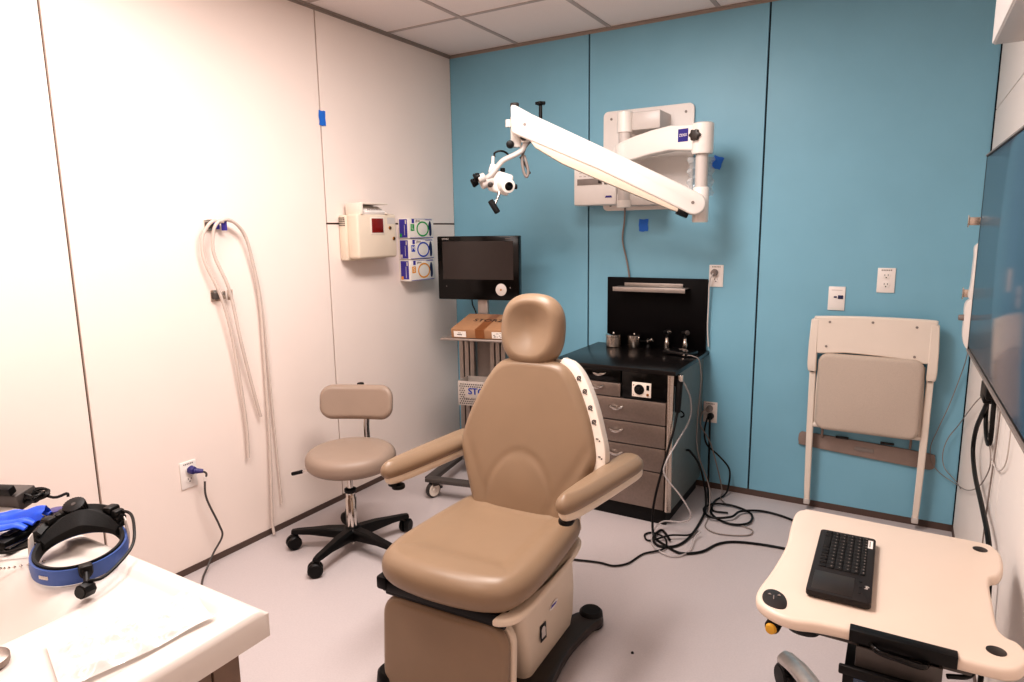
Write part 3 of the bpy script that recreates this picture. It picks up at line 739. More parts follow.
outlet('white data plate above the left side of the hanging folding chair', (2.384, 0, 1.136), R_, None, 'data', 'data plate')
outlet('white empty duplex outlet above the hanging folding chair, higher of the pair', (2.598, 0, 1.234), R_, None)
outlet('white outlet with grey and black plugs low beside the cabinet', (1.77, 0, .456), R_, None)
t = thing('power_cord', 'pale cord with a round grey plug behind the black back panel', 'power cord', (1.75, -.03, .82))
b = NB(); cyl(b, (1.768, -.008, 1.258), (1.766, -.034, 1.254), .02, .017, n=20, bev=.004); obj('plug', b, 'grey_plastic', t)
b = NB(); tube(b, [(1.766, -.034, 1.254), (1.758, -.045, 1.235), (1.748, -.04, 1.2), (1.745, -.03, 1.1), (1.743, -.025, .95), (1.75, -.02, .84)], .004); obj('cable', b, 'white_gray', t)
# low outlet plugs + cords
def cord(name, label, pts, r, m_, cat='cord', plug=None, pm='black_plastic', k=8):
    t = thing(name, label, cat, (pts[-1][0], pts[-1][1], 0))
    if plug:
        b = NB(); cyl(b, plug[0], plug[1], plug[2], plug[2]*.8, n=18, bev=.004); obj('plug', b, pm, t)
    b = NB(); tube(b, pts, r, 10, k); obj('cable', b, m_, t); return t
cord('power_cord', 'grey cord from the upper plug of the outlet beside the cabinet', [(1.755, -.045, .478), (1.74, -.06, .465), (1.742, -.1, .40), (1.79, -.07, .3), (1.835, -.06, .15), (1.87, -.08, .03), (1.88, -.15, .008), (1.93, -.22, .006)], .0035, 'grey_plastic', 'power cord', ((1.77, -.008, .48), (1.765, -.045, .478), .019), 'grey_plastic')
cord('power_cord', 'thick black cord dropping straight from the outlet beside the cabinet and coiling on the floor',
     [(1.778, -.045, .435), (1.782, -.058, .41), (1.785, -.06, .3), (1.785, -.055, .12), (1.79, -.07, .03), (1.84, -.25, .01), (1.9, -.4, .01), (2.0, -.46, .01), (2.08, -.41, .012), (2.07, -.29, .012), (1.97, -.23, .012), (1.87, -.26, .016), (1.84, -.36, .018), (1.9, -.45, .02), (1.99, -.4, .022), (2.02, -.3, .02), (2.12, -.22, .01), (2.26, -.25, .007), (2.37, -.36, .007), (2.6, -.55, .007), (2.8, -.62, .007), (2.94, -.66, .007)], .0058, 'black_plastic', 'power cord', ((1.775, -.008, .436), (1.778, -.045, .434), .019))
cord('power_cord', 'black cord bowing right from the outlet beside the cabinet to the floor coil',
     [(1.765, -.05, .43), (1.755, -.06, .36), (1.77, -.06, .28), (1.84, -.055, .22), (1.9, -.055, .15), (1.9, -.06, .05), (1.89, -.1, .012), (1.86, -.2, .008), (1.88, -.33, .008), (1.96, -.33, .01)], .0048, 'black_plastic', 'power cord')
cord('floor_cable', 'black cable from the cabinet side sweeping along the floor to the right',
     [(1.738, -.36, .33), (1.76, -.37, .33), (1.8, -.33, .25), (1.83, -.31, .12), (1.85, -.36, .03), (1.86, -.5, .009), (1.86, -.7, .008), (1.83, -.82, .008), (1.76, -.86, .008), (1.71, -.8, .01), (1.72, -.7, .012), (1.79, -.79, .016)], .006, 'black_plastic')
cord('suction_cable', 'black handpiece cable from the holster looping over the floor to the right',
     [(1.754, -.6, .6), (1.745, -.64, .5), (1.715, -.70, .33), (1.69, -.735, .17), (1.69, -.755, .06), (1.715, -.79, .012), (1.79, -.845, .008), (1.87, -.88, .008), (1.95, -.82, .008), (2.0, -.7, .007), (2.08, -.635, .007), (2.26, -.60, .007), (2.5, -.62, .007), (2.75, -.72, .007), (2.94, -.85, .007)], .0058, 'black_plastic', 'cable')
cord('floor_cable', 'black cable running from behind the exam chair to the cabinet foot',
     [(1.3, -1.3, .007), (1.4, -1.2, .007), (1.493, -1.165, .007), (1.576, -1.143, .007), (1.64, -1.14, .007), (1.69, -1.085, .007), (1.72, -.97, .007), (1.79, -.885, .012), (1.77, -.8, .022), (1.69, -.74, .008), (1.66, -.78, .008), (1.7, -.83, .008), (1.78, -.76, .024), (1.86, -.7, .02), (1.87, -.6, .018)], .0045, 'black_plastic')
cord('suction_tube', 'clear suction tube hanging down the cabinet side and looping on the floor',
     [(1.768, -.585, .765), (1.78, -.55, .72), (1.785, -.48, .64), (1.785, -.49, .54), (1.76, -.62, .45), (1.735, -.7, .375), (1.735, -.72, .31), (1.81, -.70, .21), (1.86, -.69, .12), (1.82, -.68, .07), (1.72, -.68, .05), (1.69, -.75, .015), (1.74, -.88, .01), (1.84, -.93, .008), (1.9, -.85, .01), (1.89, -.72, .02), (1.9, -.66, .03)], .0048, 'tube_clear_cool', 'tube')
cord('tray_wire', 'thin grey wire from the tray down the cabinet side to the floor',
     [(1.70, -.26, .826), (1.735, -.27, .825), (1.765, -.26, .80), (1.772, -.24, .68), (1.765, -.26, .48), (1.775, -.27, .3), (1.85, -.3, .12), (1.88, -.42, .01), (1.9, -.55, .006), (1.98, -.59, .006), (2.1, -.54, .006), (2.11, -.47, .006), (2.04, -.44, .006)], .0032, 'grey_plastic', 'wire')
# ================================================================== BLUE TAPE
def tape(label, o, r, u, w, h, cat='tape'):
    b = NB(); m = basis(o, r, u)
    rows = [[m @ V((w*(i/4-.5)+.002*math.sin(j*2.1), h*(j/4-.5)+.002*math.cos(i*1.9), .001+.0015*abs(math.sin(i*1.3+j)))) for i in range(5)] for j in range(5)]
    loft(b, rows, False, False, closed=False)
    tag(obj('blue_tape', b, 'tape_blue'), label, cat)
tape('scrap of blue tape stuck high on the white left wall', (.002, -1.157, 2.095), (0, 1, 0), (0, .05, 1), .045, .075)
tape('square of blue tape on the blue wall under the microscope plate', (1.349, -.001, 1.522), (1, 0, 0), (.08, 0, 1), .055, .07)
tape('tilted scrap of blue tape beside the microscope elbow', (1.757, -.001, 1.85), (1, 0, -.35), (.35, 0, 1), .055, .065)

# ================================================================== WALL MICROSCOPE
WM = thing('surgical_microscope', 'white wall-mounted surgical microscope on a long folding arm above the black cabinet', 'microscope', (1.36, -.02, 1.6))
W = 'white_enamel'
b = NB(); prism(b, rrect(.53, .565, .03, 5), 0, .018, M4=basis((1.365, -.001, 1.892), (1, 0, 0), (0, 0, 1)), bev=.003); pl = obj('wall_plate', b, 'white_plastic', WM)
for x, z in ((1.15, 2.13), (1.365, 2.145), (1.585, 2.13), (1.15, 1.64), (1.27, 1.64), (1.47, 1.64), (1.59, 1.66)):
    b = NB(); cyl(b, (x, -.018, z), (x, -.023, z), .007, n=10, bev=.001); obj('screw', b, 'grey_plastic', pl)
b = NB(); bb(b, 1.295, 1.5, -.2, -.018, 2.03, 2.125, .006); obj('bracket', b, 'white_gray', WM)
b = NB(); bb(b, 1.295, 1.5, -.2, -.018, 1.63, 1.7, .006); obj('bracket', b, 'white_gray', WM)
cm = Matrix.Translation((1.303, -.2, 0))
b = NB(); lathe(b, [(.038, 2.02), (.042, 2.022), (.042, 2.128), (.036, 2.132)], cm); c = obj('column', b, W, WM)
b = NB(); lathe(b, [(.04, 1.62), (.04, 1.66)], cm); obj('column_foot', b, W, c)
b = NB(); lathe(b, [(.034, 1.65), (.034, 2.03)], cm); obj('column_sleeve', b, 'white_gray', c)
b = NB(); cyl(b, (1.29, -.02, 1.64), (1.275, -.02, 1.22), .006, .006); 
# first arm (curved)
p0 = V((1.303, -.2, 0)); p1 = V((1.757, -.31, 0)); d = (p1-p0); Ln = d.length
m = basis(p0, d, (0, 0, 1))
arc = [(-.055, 1.868), (.0, 1.862), (.08, 1.868), (.18, 1.886), (.3, 1.897), (Ln-.02, 1.882), (Ln+.01, 1.88)]
top = [(Ln+.01, 2.012), (Ln-.06, 2.012), (.3, 2.022), (.2, 2.012), (.1, 1.995), (.0, 1.972), (-.04, 1.955), (-.055, 1.94)]
b = NB(); prism(b, arc+top, -.04, .04, M4=m, bev=.012, seg=3); lathe(b, [(.05, 1.868), (.054, 1.88), (.054, 2.012), (.046, 2.018)], Matrix.Translation(p1), 32)
lathe(b, [(.05, 1.862), (.052, 1.87), (.052, 1.955), (.046, 1.96)], Matrix.Translation(p0), 32)
a1 = obj('wall_arm', b, W, WM)
cu = V((.86, .51, 0)); tocam = V((.5, -.86, 0)).normalized()
F = basis(p0+d*.82+V((0, 0, 1.965)), d, (0, 0, 1))
b = NB(); prism(b, [(-.03, -.032), (.026, -.032), (.026, .03), (-.03, .03)], .039, .0425, M4=F); lg = obj('logo_square', b, 'zeiss_blue', a1)
b = lettering('ZEISS', .019, F @ Matrix.Translation((-.002, -.001, .043))); obj('lettering', b, 'white_plastic', lg)
b = NB(); 
km = F @ Matrix.Translation((.075, -.01, .045))
prism(b, [(.026*(1+.12*math.cos(6*a*2*PI/48))*math.cos(a*2*PI/48), .026*(1+.12*math.cos(6*a*2*PI/48))*math.sin(a*2*PI/48)) for a in range(48)], 0, .03, M4=km, bev=.004); cyl(b, km @ V((0, 0, -.02)), km @ V((0, 0, .004)), .01)
obj('lock_knob', b, 'brown_black', a1)
# elbow post
em = Matrix.Translation(p1)
b = NB(); lathe(b, [(.031, 1.69), (.031, 1.875)], em); obj('elbow_post', b, 'white_gray', WM)
b = NB(); lathe(b, [(.036, 1.53), (.04, 1.535), (.04, 1.70), (.036, 1.705)], em); obj('elbow_socket', b, W, WM)
# spring arm
PV = p1 + tocam*.052 - V((.86, .51, 0))*.05 + V((0, 0, 1.622)); TP = V((.935, -.745, 2.045))
dh = V((TP.x-PV.x, TP.y-PV.y, 0)); hl = dh.length
m = basis(PV, dh, (0, 0, 1)); sl = math.atan2(TP.z-PV.z, hl); Ls = math.hypot(TP.z-PV.z, hl)
m2 = m @ Matrix.Rotation(sl, 4, 'Z')
rd = [(-.066*math.cos(a), -.066*math.sin(a)) for a in [PI/2*(1-2*i/10) for i in range(11)]][::-1]
main = [(-.058*math.sin(PI*i/10), -.056*math.cos(PI*i/10)) for i in range(11)]          # pivot end: bottom -> top
top = [(.2, .058), (Ls*.5, .06), (Ls-.06, .06), (Ls+.03, .066), (Ls+.05, .06), (Ls+.052, .05), (Ls+.0, -.056), (Ls-.02, -.062), (Ls-.08, -.06), (Ls*.5, -.047), (.15, -.052)]
b = NB(); prism(b, main+top, -.038, .038, M4=m2, bev=.012, seg=3); a2 = obj('spring_arm', b, W, WM)
b = NB(); prism(b, [(.02, -.045), (.1, -.045), (Ls*.5, -.042), (Ls-.1, -.055), (Ls-.14, -.078), (Ls-.3, -.094), (Ls*.5, -.09), (.1, -.074), (.02, -.066)], -.028, .028, M4=m2, bev=.004); obj('lower_link_cover', b, 'cream_plastic', a2)
b = NB(); prism(b, [(-.0, -.052), (.06, -.052), (.055, -.08), (-.0, -.078)], -.03, .03, M4=m2, bev=.003); obj('link_boot', b, 'black_plastic', a2)
for s in (.01, Ls-.05):
    b = NB(); cyl(b, m2 @ V((s, 0, -.037)), m2 @ V((s, 0, -.0405)), .008, n=14); cyl(b, m2 @ V((s, 0, .037)), m2 @ V((s, 0, .0405)), .008, n=14); obj('pivot_cap', b, 'grey_plastic', a2)
# microscope head hanging from the arm tip: local frame  u right, v up, w to the room
HO = V((.818, -.743, 1.752)); hu, hw = V((.86, .51, 0)), V((.51, -.86, 0)); K = .0051
def hq(px, py, w=0.): return HO + hu*((px-497)*K) + V((0, 0, -(py-182)*K)) + hw*w
b = NB(); cyl(b, hq(516, 148), hq(516, 118), .028, n=24, bev=.004); cyl(b, hq(525, 144, .03), hq(525, 125, .03), .022, n=24, bev=.004); cyl(b, hq(509, 121), hq(509, 128), .018, n=16); yk = obj('swivel_post', b, W, WM)
b = NB(); cyl(b, hq(515, 108.5), hq(515, 105), .022, n=20, bev=.003); obj('top_cap', b, 'grey_rubber', yk)
b = NB(); cyl(b, hq(541, 121), hq(541, 106), .009, n=14); prism(b, [(.024*(1+.15*math.cos(5*a*2*PI/40))*math.cos(a*2*PI/40), .024*(1+.15*math.cos(5*a*2*PI/40))*math.sin(a*2*PI/40)) for a in range(40)], 0, .014, M4=Matrix.Translation(hq(541, 107)), bev=.003); obj('top_knob', b, 'black_plastic', a2)
b = NB(); prism(b, [(-.012, -.016), (.012, -.016), (0, .018)], 0, .002, M4=basis(hq(514, 125, .029), hu, (0, 0, 1))); obj('warning_sticker', b, 'yellow', yk)
for (x, y, w, r) in ((510, 145.5, .03, .021), (524, 138.5, .055, .023)):
    b = NB(); cyl(b, hq(x, y, w-.012), hq(x, y, w+.02), r, r*.85, n=22, bev=.005); cyl(b, hq(x, y, w-.04), hq(x, y, w-.01), .009); obj('friction_knob', b, 'black_plastic', yk)
b = NB(); tube(b, [hq(526, 143, .01), hq(522, 151, .02), hq(514, 156, .03), hq(503, 161, .03), hq(496, 168, .03), hq(489, 176, .035), hq(484, 179, .03)], .019, 12, flat=(.8, .72)); obj('yoke_arm', b, 'white_gray', WM)
b = NB(); 
hm = basis(hq(498, 181), hu, (0, 0, 1)) @ Euler((0, 0, math.radians(-18))).to_matrix().to_4x4()
box(b, (0.01, -.005, -.02), (.115, .11, .085), .016, M4=hm, seg=3); box(b, (-.045, .05, -.01), (.045, .05, .05), .008, M4=hm); cyl(b, hq(492, 164, -.01), hq(492.5, 156, -.01), .008); hd = obj('microscope_head', b, W, WM)
b = NB(); cyl(b, hq(503, 184, .0), hq(508, 187, .065), .042, .037, n=28, bev=.006); ob = obj('objective_tube', b, W, hd)
b = NB(); q0, q1 = hq(507.8, 186.8, .06), hq(508.3, 187.2, .0675); cyl(b, q0, q1, .022, n=24, bev=.002); obj('objective_lens', b, 'black_gloss', ob)
b = NB(); cyl(b, hq(491, 180, .01), hq(480, 184, .03), .028, n=24, bev=.004); cyl(b, hq(484, 177, .05), hq(477, 180, .06), .022, n=20, bev=.004); bn = obj('binocular_tube', b, 'white_gray', hd)
for (x, y, w) in ((475.5, 178, .06), (472.5, 182.5, .02)):
    b = NB(); cyl(b, hq(x+4, y-1.5, w), hq(x, y, w), .018, .022, n=22, bev=.003); cyl(b, hq(x, y, w), hq(x-2.2, y+1, w), .024, .021, n=22, bev=.004); obj('eyepiece', b, 'black_plastic', bn)
b = NB(); cyl(b, hq(489.5, 185, .04), hq(489.5, 185, .058), .014, n=18, bev=.003); obj('magnification_knob', b, 'brown_black', hd)
b = NB(); cyl(b, hq(511, 187, .01), hq(516.5, 187, .015), .011, .013, n=18, bev=.003); obj('focus_knob', b, 'black_plastic', hd)
b = NB(); cyl(b, hq(502, 172, .0), hq(502, 168, .0), .013, n=16, bev=.003); obj('filter_knob', b, 'black_plastic', hd)
b = NB(); tube(b, [hq(498, 192, .03), hq(497, 197, .04), hq(494, 204, .045)], .007, 10); ha = obj('handle_link', b, 'chrome', hd)
b = NB(); cyl(b, hq(489, 200.5, .045), hq(496.5, 213, .05), .0155, n=20, bev=.005); obj('handle_grip', b, 'black_soft', ha)
b = NB(); tube(b, [hq(494, 157, -.01), hq(494, 153, -.01), hq(499, 151, -.01), hq(505, 152, -.02), hq(511, 158, -.02)], .005); obj('light_cable', b, 'black_plastic', hd)
b = NB(); tube(b, [hq(541, 141, -.01), hq(533, 141, -.01), hq(526, 147, .0), hq(522, 158, .0), hq(523, 170, .0), hq(526, 177, 0), hq(528, 172, 0), hq(526, 162, 0), hq(524, 156, -.01)], .0075, 10); obj('arm_cable', b, 'grey_plastic', a2)
b = NB(); tube(b, [hq(520, 157, -.01), hq(525, 165, -.01), hq(530, 174, -.01)], .006, 8); obj('cable_plug', b, 'grey_rubber', a2)
# power box beside the plate
b = NB(); bb(b, .975, 1.24, -.16, -.02, 1.64, 1.885, .012); pb = obj('power_box', b, 'white_plastic', WM)
b = NB(); bb(b, 1.24, 1.315, -.15, -.02, 1.64, 1.70, .006); bb(b, 1.305, 1.318, -.15, -.02, 1.64, 1.8, .003); obj('cable_guard', b, 'white_plastic', pb)
b = NB(); bb(b, 1.0, 1.155, -.1635, -.158, 1.755, 1.79, .001); sc = obj('display_strip', b, 'grey_plastic', pb)
b = NB(); bb(b, 1.132, 1.15, -.1655, -.162, 1.762, 1.784, .001); obj('power_switch', b, 'ink', sc)
b = NB()
for i in range(5):
    for j in range(3): bb(b, 1.012+i*.028, 1.027+i*.028, -.1615, -.1595, 1.802+j*.018, 1.808+j*.018)
obj('key_marks', b, 'white_gray', pb)
b = NB(); cyl(b, (1.178, -.16, 1.785), (1.178, -.172, 1.785), .009, n=14); bb(b, 1.17, 1.187, -.168, -.159, 1.755, 1.77); obj('socket', b, 'grey_rubber', pb)
b = NB(); prism(b, [(-.022, -.005), (.022, -.005), (.016, .006), (-.016, .006)], 0, .002, M4=basis((1.195, -.16, 1.685), (1, 0, 0), (0, 0, 1))); obj('logo_badge', b, 'zeiss_blue', pb)
# supply cable below the plate
b = NB(); tube(b, [(1.245, -.03, 1.65), (1.238, -.02, 1.55), (1.225, -.012, 1.44), (1.25, -.012, 1.33), (1.27, -.012, 1.22), (1.275, -.008, 1.05)], .0055); obj('supply_cable', b, 'grey_plastic', WM)
# clear drape bag on the elbow post
b = NB(); rows = []
for j in range(14):
    z = 1.86-j*.015
    rows.append([p1+V((0, 0, z))+cu*((i/6-.5)*(.13+.02*math.sin(j*1.7)))+V((-.02, .06+.012*math.sin(i*2.3+j*1.9), 0)) for i in range(7)])
loft(b, rows, False, False, closed=False)
tag(obj('plastic_bag', b, 'bag'), 'small clear crumpled plastic bag hanging behind the microscope elbow post', 'plastic bag')

# ================================================================== FOLDING CHAIR ON THE WALL
FC = thing('folding_chair', 'white folding chair with beige padded seat hanging folded flat on the blue wall', 'folding chair', (2.57, -.07, .05))
WP = 'ivory_plastic'
fm = basis((2.57, -.03, 0), (1, 0, 0), (0, 0, 1))   # local z towards the room
b = NB(); cushion(b, smoothpoly([(-.262, .86), (-.266, .95), (-.262, 1.03), (-.245, 1.046), (0, 1.055), (.245, 1.052), (.268, 1.038), (.27, .95), (.262, .845), (.1, .858), (-.1, .866)], 5), .032, .008, fm @ Matrix.Translation((0, 0, .03)), c=(0, .95))
br = obj('back_panel', b, WP, FC)
b = NB()
for x, z in ((-.19, 1.02), (0, 1.028), (.185, 1.015), (-.2, .895), (.185, .872)): cyl(b, fm @ V((x, z, .061)), fm @ V((x, z, .0645)), .006, n=12)
obj('rivets', b, 'grey_plastic', br)
for s in (-1, 1):
    b = NB(); rings = []
    for z, xo, w, d0, d1 in ((1.03, .258, .018, .02, .064), (.9, .262, .02, .018, .066), (.8, .262, .021, .018, .066), (.765, .26, .02, .02, .06), (.755, .258, .016, .024, .055)):
        rings.append([fm @ V((s*xo+a*w, z, q)) for a, q in ((-1, d0), (1, d0), (1, d1), (-1, d1))])
    loft(b, rings); bmesh.ops.bevel(b, geom=[e for e in b.edges], offset=.004, segments=1, affect='EDGES')
    obj('upright', b, WP, FC)
    b = NB(); bx = 1 if s > 0 else -1
    rings = []
    for z, xo, w in ((.775, .258, .015), (.6, .256, .016), (.45, .255, .016), (.3, .253, .015), (.12, .25, .014), (.052, .248, .013)):
        rings.append([fm @ V((s*xo+a*w, z, q)) for a, q in ((-1, .012), (1, .012), (1, .044), (-1, .044))])
    loft(b, rings); bmesh.ops.bevel(b, geom=[e for e in b.edges], offset=.004, segments=1, affect='EDGES')
    lg = obj('leg', b, WP, FC)
    b = NB(); box(b, (s*.248, .045, .028), (.03, .03, .036), .004, M4=fm); obj('leg_tip', b, 'white_gray', lg)
    b = NB(); box(b, (s*.258, .762, .047), (.02, .014, .02), .003, M4=fm); obj('hinge_pin', b, 'ink', FC)
b = NB(); cushion(b, rrect(.462, .4, .045, 6, .0, .66), .045, .02, fm @ Matrix.Translation((0, 0, .035)), front=lambda x, y: .012*(1-(x/.22)**2)*(1-((y-.655)/.2)**2), n=80); obj('seat', b, 'chair_fabric', FC)
b = NB(); prism(b, [(-.245, .46), (-.235, .82), (.235, .82), (.245, .455)], .02, .036, M4=fm, bev=.003); obj('seat_frame', b, WP, FC)
b = NB(); cyl(b, fm @ V((-.245, .472, .03)), fm @ V((.245, .468, .03)), .014, n=16); obj('cross_bar', b, WP, FC)
FC.location.x -= .012; FC.location.z += .005
BR = thing('chair_bracket', 'long taupe wall bracket behind the legs of the hanging folding chair', 'wall bracket', (2.555, 0, .31))
b = NB(); prism(b, smoothpoly([(2.245, .385), (2.255, .41), (2.3, .413), (2.6, .4), (2.84, .385), (2.868, .37), (2.87, .325), (2.855, .305), (2.8, .305), (2.5, .322), (2.27, .34), (2.248, .352)], 4), .001, .014, M4=basis((0, 0, 0), (1, 0, 0), (0, 0, 1)), bev=.003); bpl = obj('bracket_plate', b, 'bracket_taupe', BR)
b = NB(); prism(b, rrect(.09, .022, .01, 5), .012, .018, M4=basis((2.56, 0, .36), (1, 0, -.04), (0, 0, 1)), bev=.002); obj('badge', b, 'grey_plastic', bpl)
for x in (2.36, 2.76):
    b = NB(); tube(b, [(x, -.012, .4), (x, -.026, .41), (x, -.03, .45), (x-.01, -.026, .455)], .006, 8); obj('hook', b, 'bracket_taupe', bpl)
for x in (2.455, 2.66):
    b = NB(); bb(b, x-.03, x+.03, -.022, -.012, .405, .416, .002); obj('slot', b, 'ink', bpl)

# ================================================================== RIGHT WALL: TV AND COMPANY
TV = thing('wall_television', 'large flat black television mounted on the right wall', 'television', (2.93, -1.4, 1.02))
tm = basis((2.905, -.655, 0), (.012, -1, 0), (0, 0, 1))     # x along the screen towards the camera, z = out (-x)
b = NB(); box(b, (.725, 1.385, -.018), (1.45, .735, .03), .004, M4=tm); hs = obj('housing', b, 'black_plastic', TV)
b = NB(); box(b, (.725, 1.39, -.002), (1.43, .708, .004), .0005, M4=tm); obj('screen', b, 'screen', TV)
b = NB(); box(b, (.725, 1.7515, -.008), (1.452, .006, .024), .001, M4=tm); box(b, (.725, 1.0185, -.008), (1.452, .008, .024), .001, M4=tm); box(b, (1.452, 1.385, -.008), (.006, .735, .024), .001, M4=tm); obj('bezel', b, 'grey_plastic', hs)
b = NB(); box(b, (.003, 1.385, -.009), (.01, .735, .0185), .0005, M4=tm); obj('edge_trim', b, 'black_plastic', hs)
b = NB(); bb(b, 2.925, 2.968, -1.7, -1.1, 1.2, 1.55, .003); obj('wall_mount', b, 'black_plastic', TV)
b = NB(); bb(b, 2.93, 2.966, -1.14, -1.0, .93, 1.0, .004); bb(b, 2.932, 2.966, -1.06, -.95, .9, .96, .004); obj('connector_block', b, 'black_plastic', TV)
AV = thing('wall_cabinet', 'pale box mounted high on the right wall above the television', 'wall box', (2.9, -2.1, 1.95))
b = NB(); bb(b, 2.82, 2.968, -2.6, -1.58, 1.95, 2.3, .004); bd = obj('box_body', b, 'white_plastic', AV)
b = NB(); bb(b, 2.825, 2.965, -2.595, -1.585, 1.9475, 1.951, .0005); obj('shaded_underside', b, 'white_gray', bd)  # thin grey sheet puts the shade under the box into the colour
for z, x_, lab in ((1.513, 2.888, 'metal spring clip highest on the right wall by the television edge'), (1.207, 2.893, 'metal spring clip on the right wall beside the white wall device')):
    t = thing('hose_clip', lab, 'wall clip', (2.969, -.3, z))
    b = NB(); bb(b, 2.965, 2.9695, -.33, -.27, z-.03, z+.03, .001); obj('plate', b, 'steel', t)
    b = NB(); bb(b, x_+.002, 2.967, -.303, -.299, z-.017, z+.017, .001); bb(b, 2.93, 2.967, -.318, -.285, z-.014, z+.014, .003); obj('clip_arm', b, 'steel', t)
    b = NB(); bb(b, x_, x_+.004, -.315, -.288, z-.025, z+.025, .001); obj('spring_tab', b, 'steel', t)
WD = thing('wall_device', 'slim curved white device on the right wall half hidden behind the television', 'wall device', (2.95, -.42, .96))
b = NB(); prism(b, smoothpoly([(2.968, 1.19), (2.916, 1.19), (2.918, 1.25), (2.92, 1.36), (2.922, 1.413), (2.968, 1.413)], 4), 0, .07, M4=basis((0, -.29, 0), (1, 0, 0), (0, 0, 1)), bev=.002); obj('upper_housing', b, 'white_plastic', WD)
b = NB(); prism(b, smoothpoly([(2.968, .97), (2.925, .975), (2.908, 1.02), (2.906, 1.1), (2.91, 1.175), (2.968, 1.18)], 4), 0, .07, M4=basis((0, -.29, 0), (1, 0, 0), (0, 0, 1)), bev=.002); lo_ = obj('lower_housing', b, 'white_plastic', WD)
b = NB(); cyl(b, (2.91, -.33, 1.105), (2.886, -.33, 1.105), .014, .012, n=16, bev=.003); obj('side_knob', b, 'grey_plastic', lo_)
b = NB(); bb(b, 2.932, 2.966, -.36, -.3, 1.41, 1.43, .003); obj('top_cap', b, 'black_plastic', WD)
def rcord(lab, pts, r, m_, name='cable', cat='cable'):
    b = NB(); tube(b, pts, r, 10); tag(obj(name, b, m_), lab, cat)
rcord('thick black power cable bowing away from the television connector and down behind the table', [(2.945, -1.05, .93), (2.945, -1.03, .89), (2.945, -.95, .84), (2.943, -.83, .75), (2.945, -.775, .655), (2.945, -.92, .603), (2.945, -1.2, .588), (2.945, -1.41, .57), (2.947, -1.5, .5), (2.95, -1.53, .3), (2.95, -1.52, .08), (2.94, -1.46, .01), (2.9, -1.35, .008)], .0075, 'black_plastic', 'television_cable')
rcord('short black cable looping just below the television connector', [(2.955, -.97, .93), (2.957, -.93, .86), (2.957, -.96, .8), (2.957, -1.06, .765), (2.957, -1.12, .79), (2.957, -1.12, .86), (2.957, -1.1, .95)], .007, 'black_plastic', 'television_cable')
rcord('thin grey wire sagging from the white wall device to the bracket of the hanging chair', [(2.93, -.38, .985), (2.94, -.2, .91), (2.942, -.035, .82), (2.905, -.02, .646), (2.868, -.018, .516), (2.845, -.017, .42), (2.86, -.017, .34), (2.895, -.02, .297), (2.945, -.04, .27), (2.955, -.2, .31), (2.957, -.6, .43), (2.957, -.95, .57), (2.957, -1.16, .7), (2.957, -1.16, .755), (2.958, -1.05, .78)], .002, 'grey_plastic', 'wire', 'wire')
rcord('thin grey wire making a wide loop past the wall corner below the television', [(2.96, -1.05, .95), (2.955, -.88, .895), (2.95, -.62, .80), (2.945, -.083, .567), (2.911, -.03, .478), (2.897, -.03, .4), (2.91, -.03, .33), (2.95, -.1, .3), (2.96, -.3, .33)], .002, 'grey_plastic', 'wire', 'wire')
rcord('thin pale wire crossing the white wall under the television', [(2.955, -.62, .99), (2.962, -.7, .92), (2.962, -.8, .84), (2.962, -1.0, .77), (2.962, -1.25, .74), (2.962, -1.45, .82), (2.958, -1.5, .98)], .002, 'white_gray', 'wire', 'wire')
rcord('thin grey wire hanging straight down the right wall to the baseboard', [(2.963, -1.22, .98), (2.964, -1.2, .8), (2.964, -1.16, .6), (2.964, -1.14, .4), (2.964, -1.14, .035)], .0025, 'grey_plastic', 'wire', 'wire')

# ================================================================== ROLLING TABLE
TB = thing('rolling_table', 'cream rounded rolling laptop table on a silver base at lower right', 'table', (2.66, -2.03, 0))
out = [(2.448, -1.76), (2.465, -1.724), (2.495, -1.714), (2.711, -1.72), (2.89, -1.722), (2.923, -1.745), (2.932, -1.79), (2.928, -1.86), (2.916, -1.905), (2.899, -1.925), (2.892, -1.965), (2.890, -2.06), (2.889, -2.15), (2.9, -2.185), (2.92, -2.2), (2.93, -2.24), (2.918, -2.285), (2.893, -2.31), (2.85, -2.316), (2.724, -2.316), (2.627, -2.316), (2.57, -2.322), (2.528, -2.334), (2.489, -2.33), (2.455, -2.31), (2.436, -2.281), (2.433, -2.234), (2.446, -2.125), (2.455, -1.98), (2.449, -1.86)]
b = NB(); P_ = smoothpoly(out, 4)
prism(b, P_, .652, .68, bev=.01, seg=4); tp = obj('table_top', b, 'table_cream', TB)
for x, y, r in ((2.888, -1.775, .016), (2.877, -2.255, .017)):
    b = NB(); m = Matrix.Translation((x, y, .6795)); lathe(b, [(r, 0), (r, .0014), (r*.9, .002), (.001, .002)], m, 24); obj('cap', b, 'brown_black', tp)
b = NB(); prism(b, smoothpoly([(-.02, .03), (-.026, .0), (-.018, -.028), (.004, -.04), (.022, -.034), (.026, -.006), (.018, .024), (-.002, .04)], 4), 0, .0015, M4=Matrix.Translation((2.473, -2.27, .6795)) @ Matrix.Rotation(.12, 4, 'Z'), bev=.0005); kp = obj('keypad', b, 'brown_black', tp)
b = NB(); m = Matrix.Translation((2.473, -2.27, .681)) @ Matrix.Rotation(.12, 4, 'Z')
for x, y in ((-.011, .016), (.009, .018)): prism(b, [(-.004, -.003), (.004, -.003), (0, .004)], 0, .001, M4=m @ Matrix.Translation((x, y, 0)))
box(b, (-.002, .004, .0006), (.002, .016, .001), M4=m)
obj('keypad_symbols', b, 'grey_plastic', kp)
b = NB(); bb(b, 2.626, 2.812, -2.3215, -2.300, .657, .683, .002); bb(b, 2.626, 2.812, -2.3215, -2.296, .6795, .6835, .001); pl = obj('front_plate', b, 'black_plastic', TB)
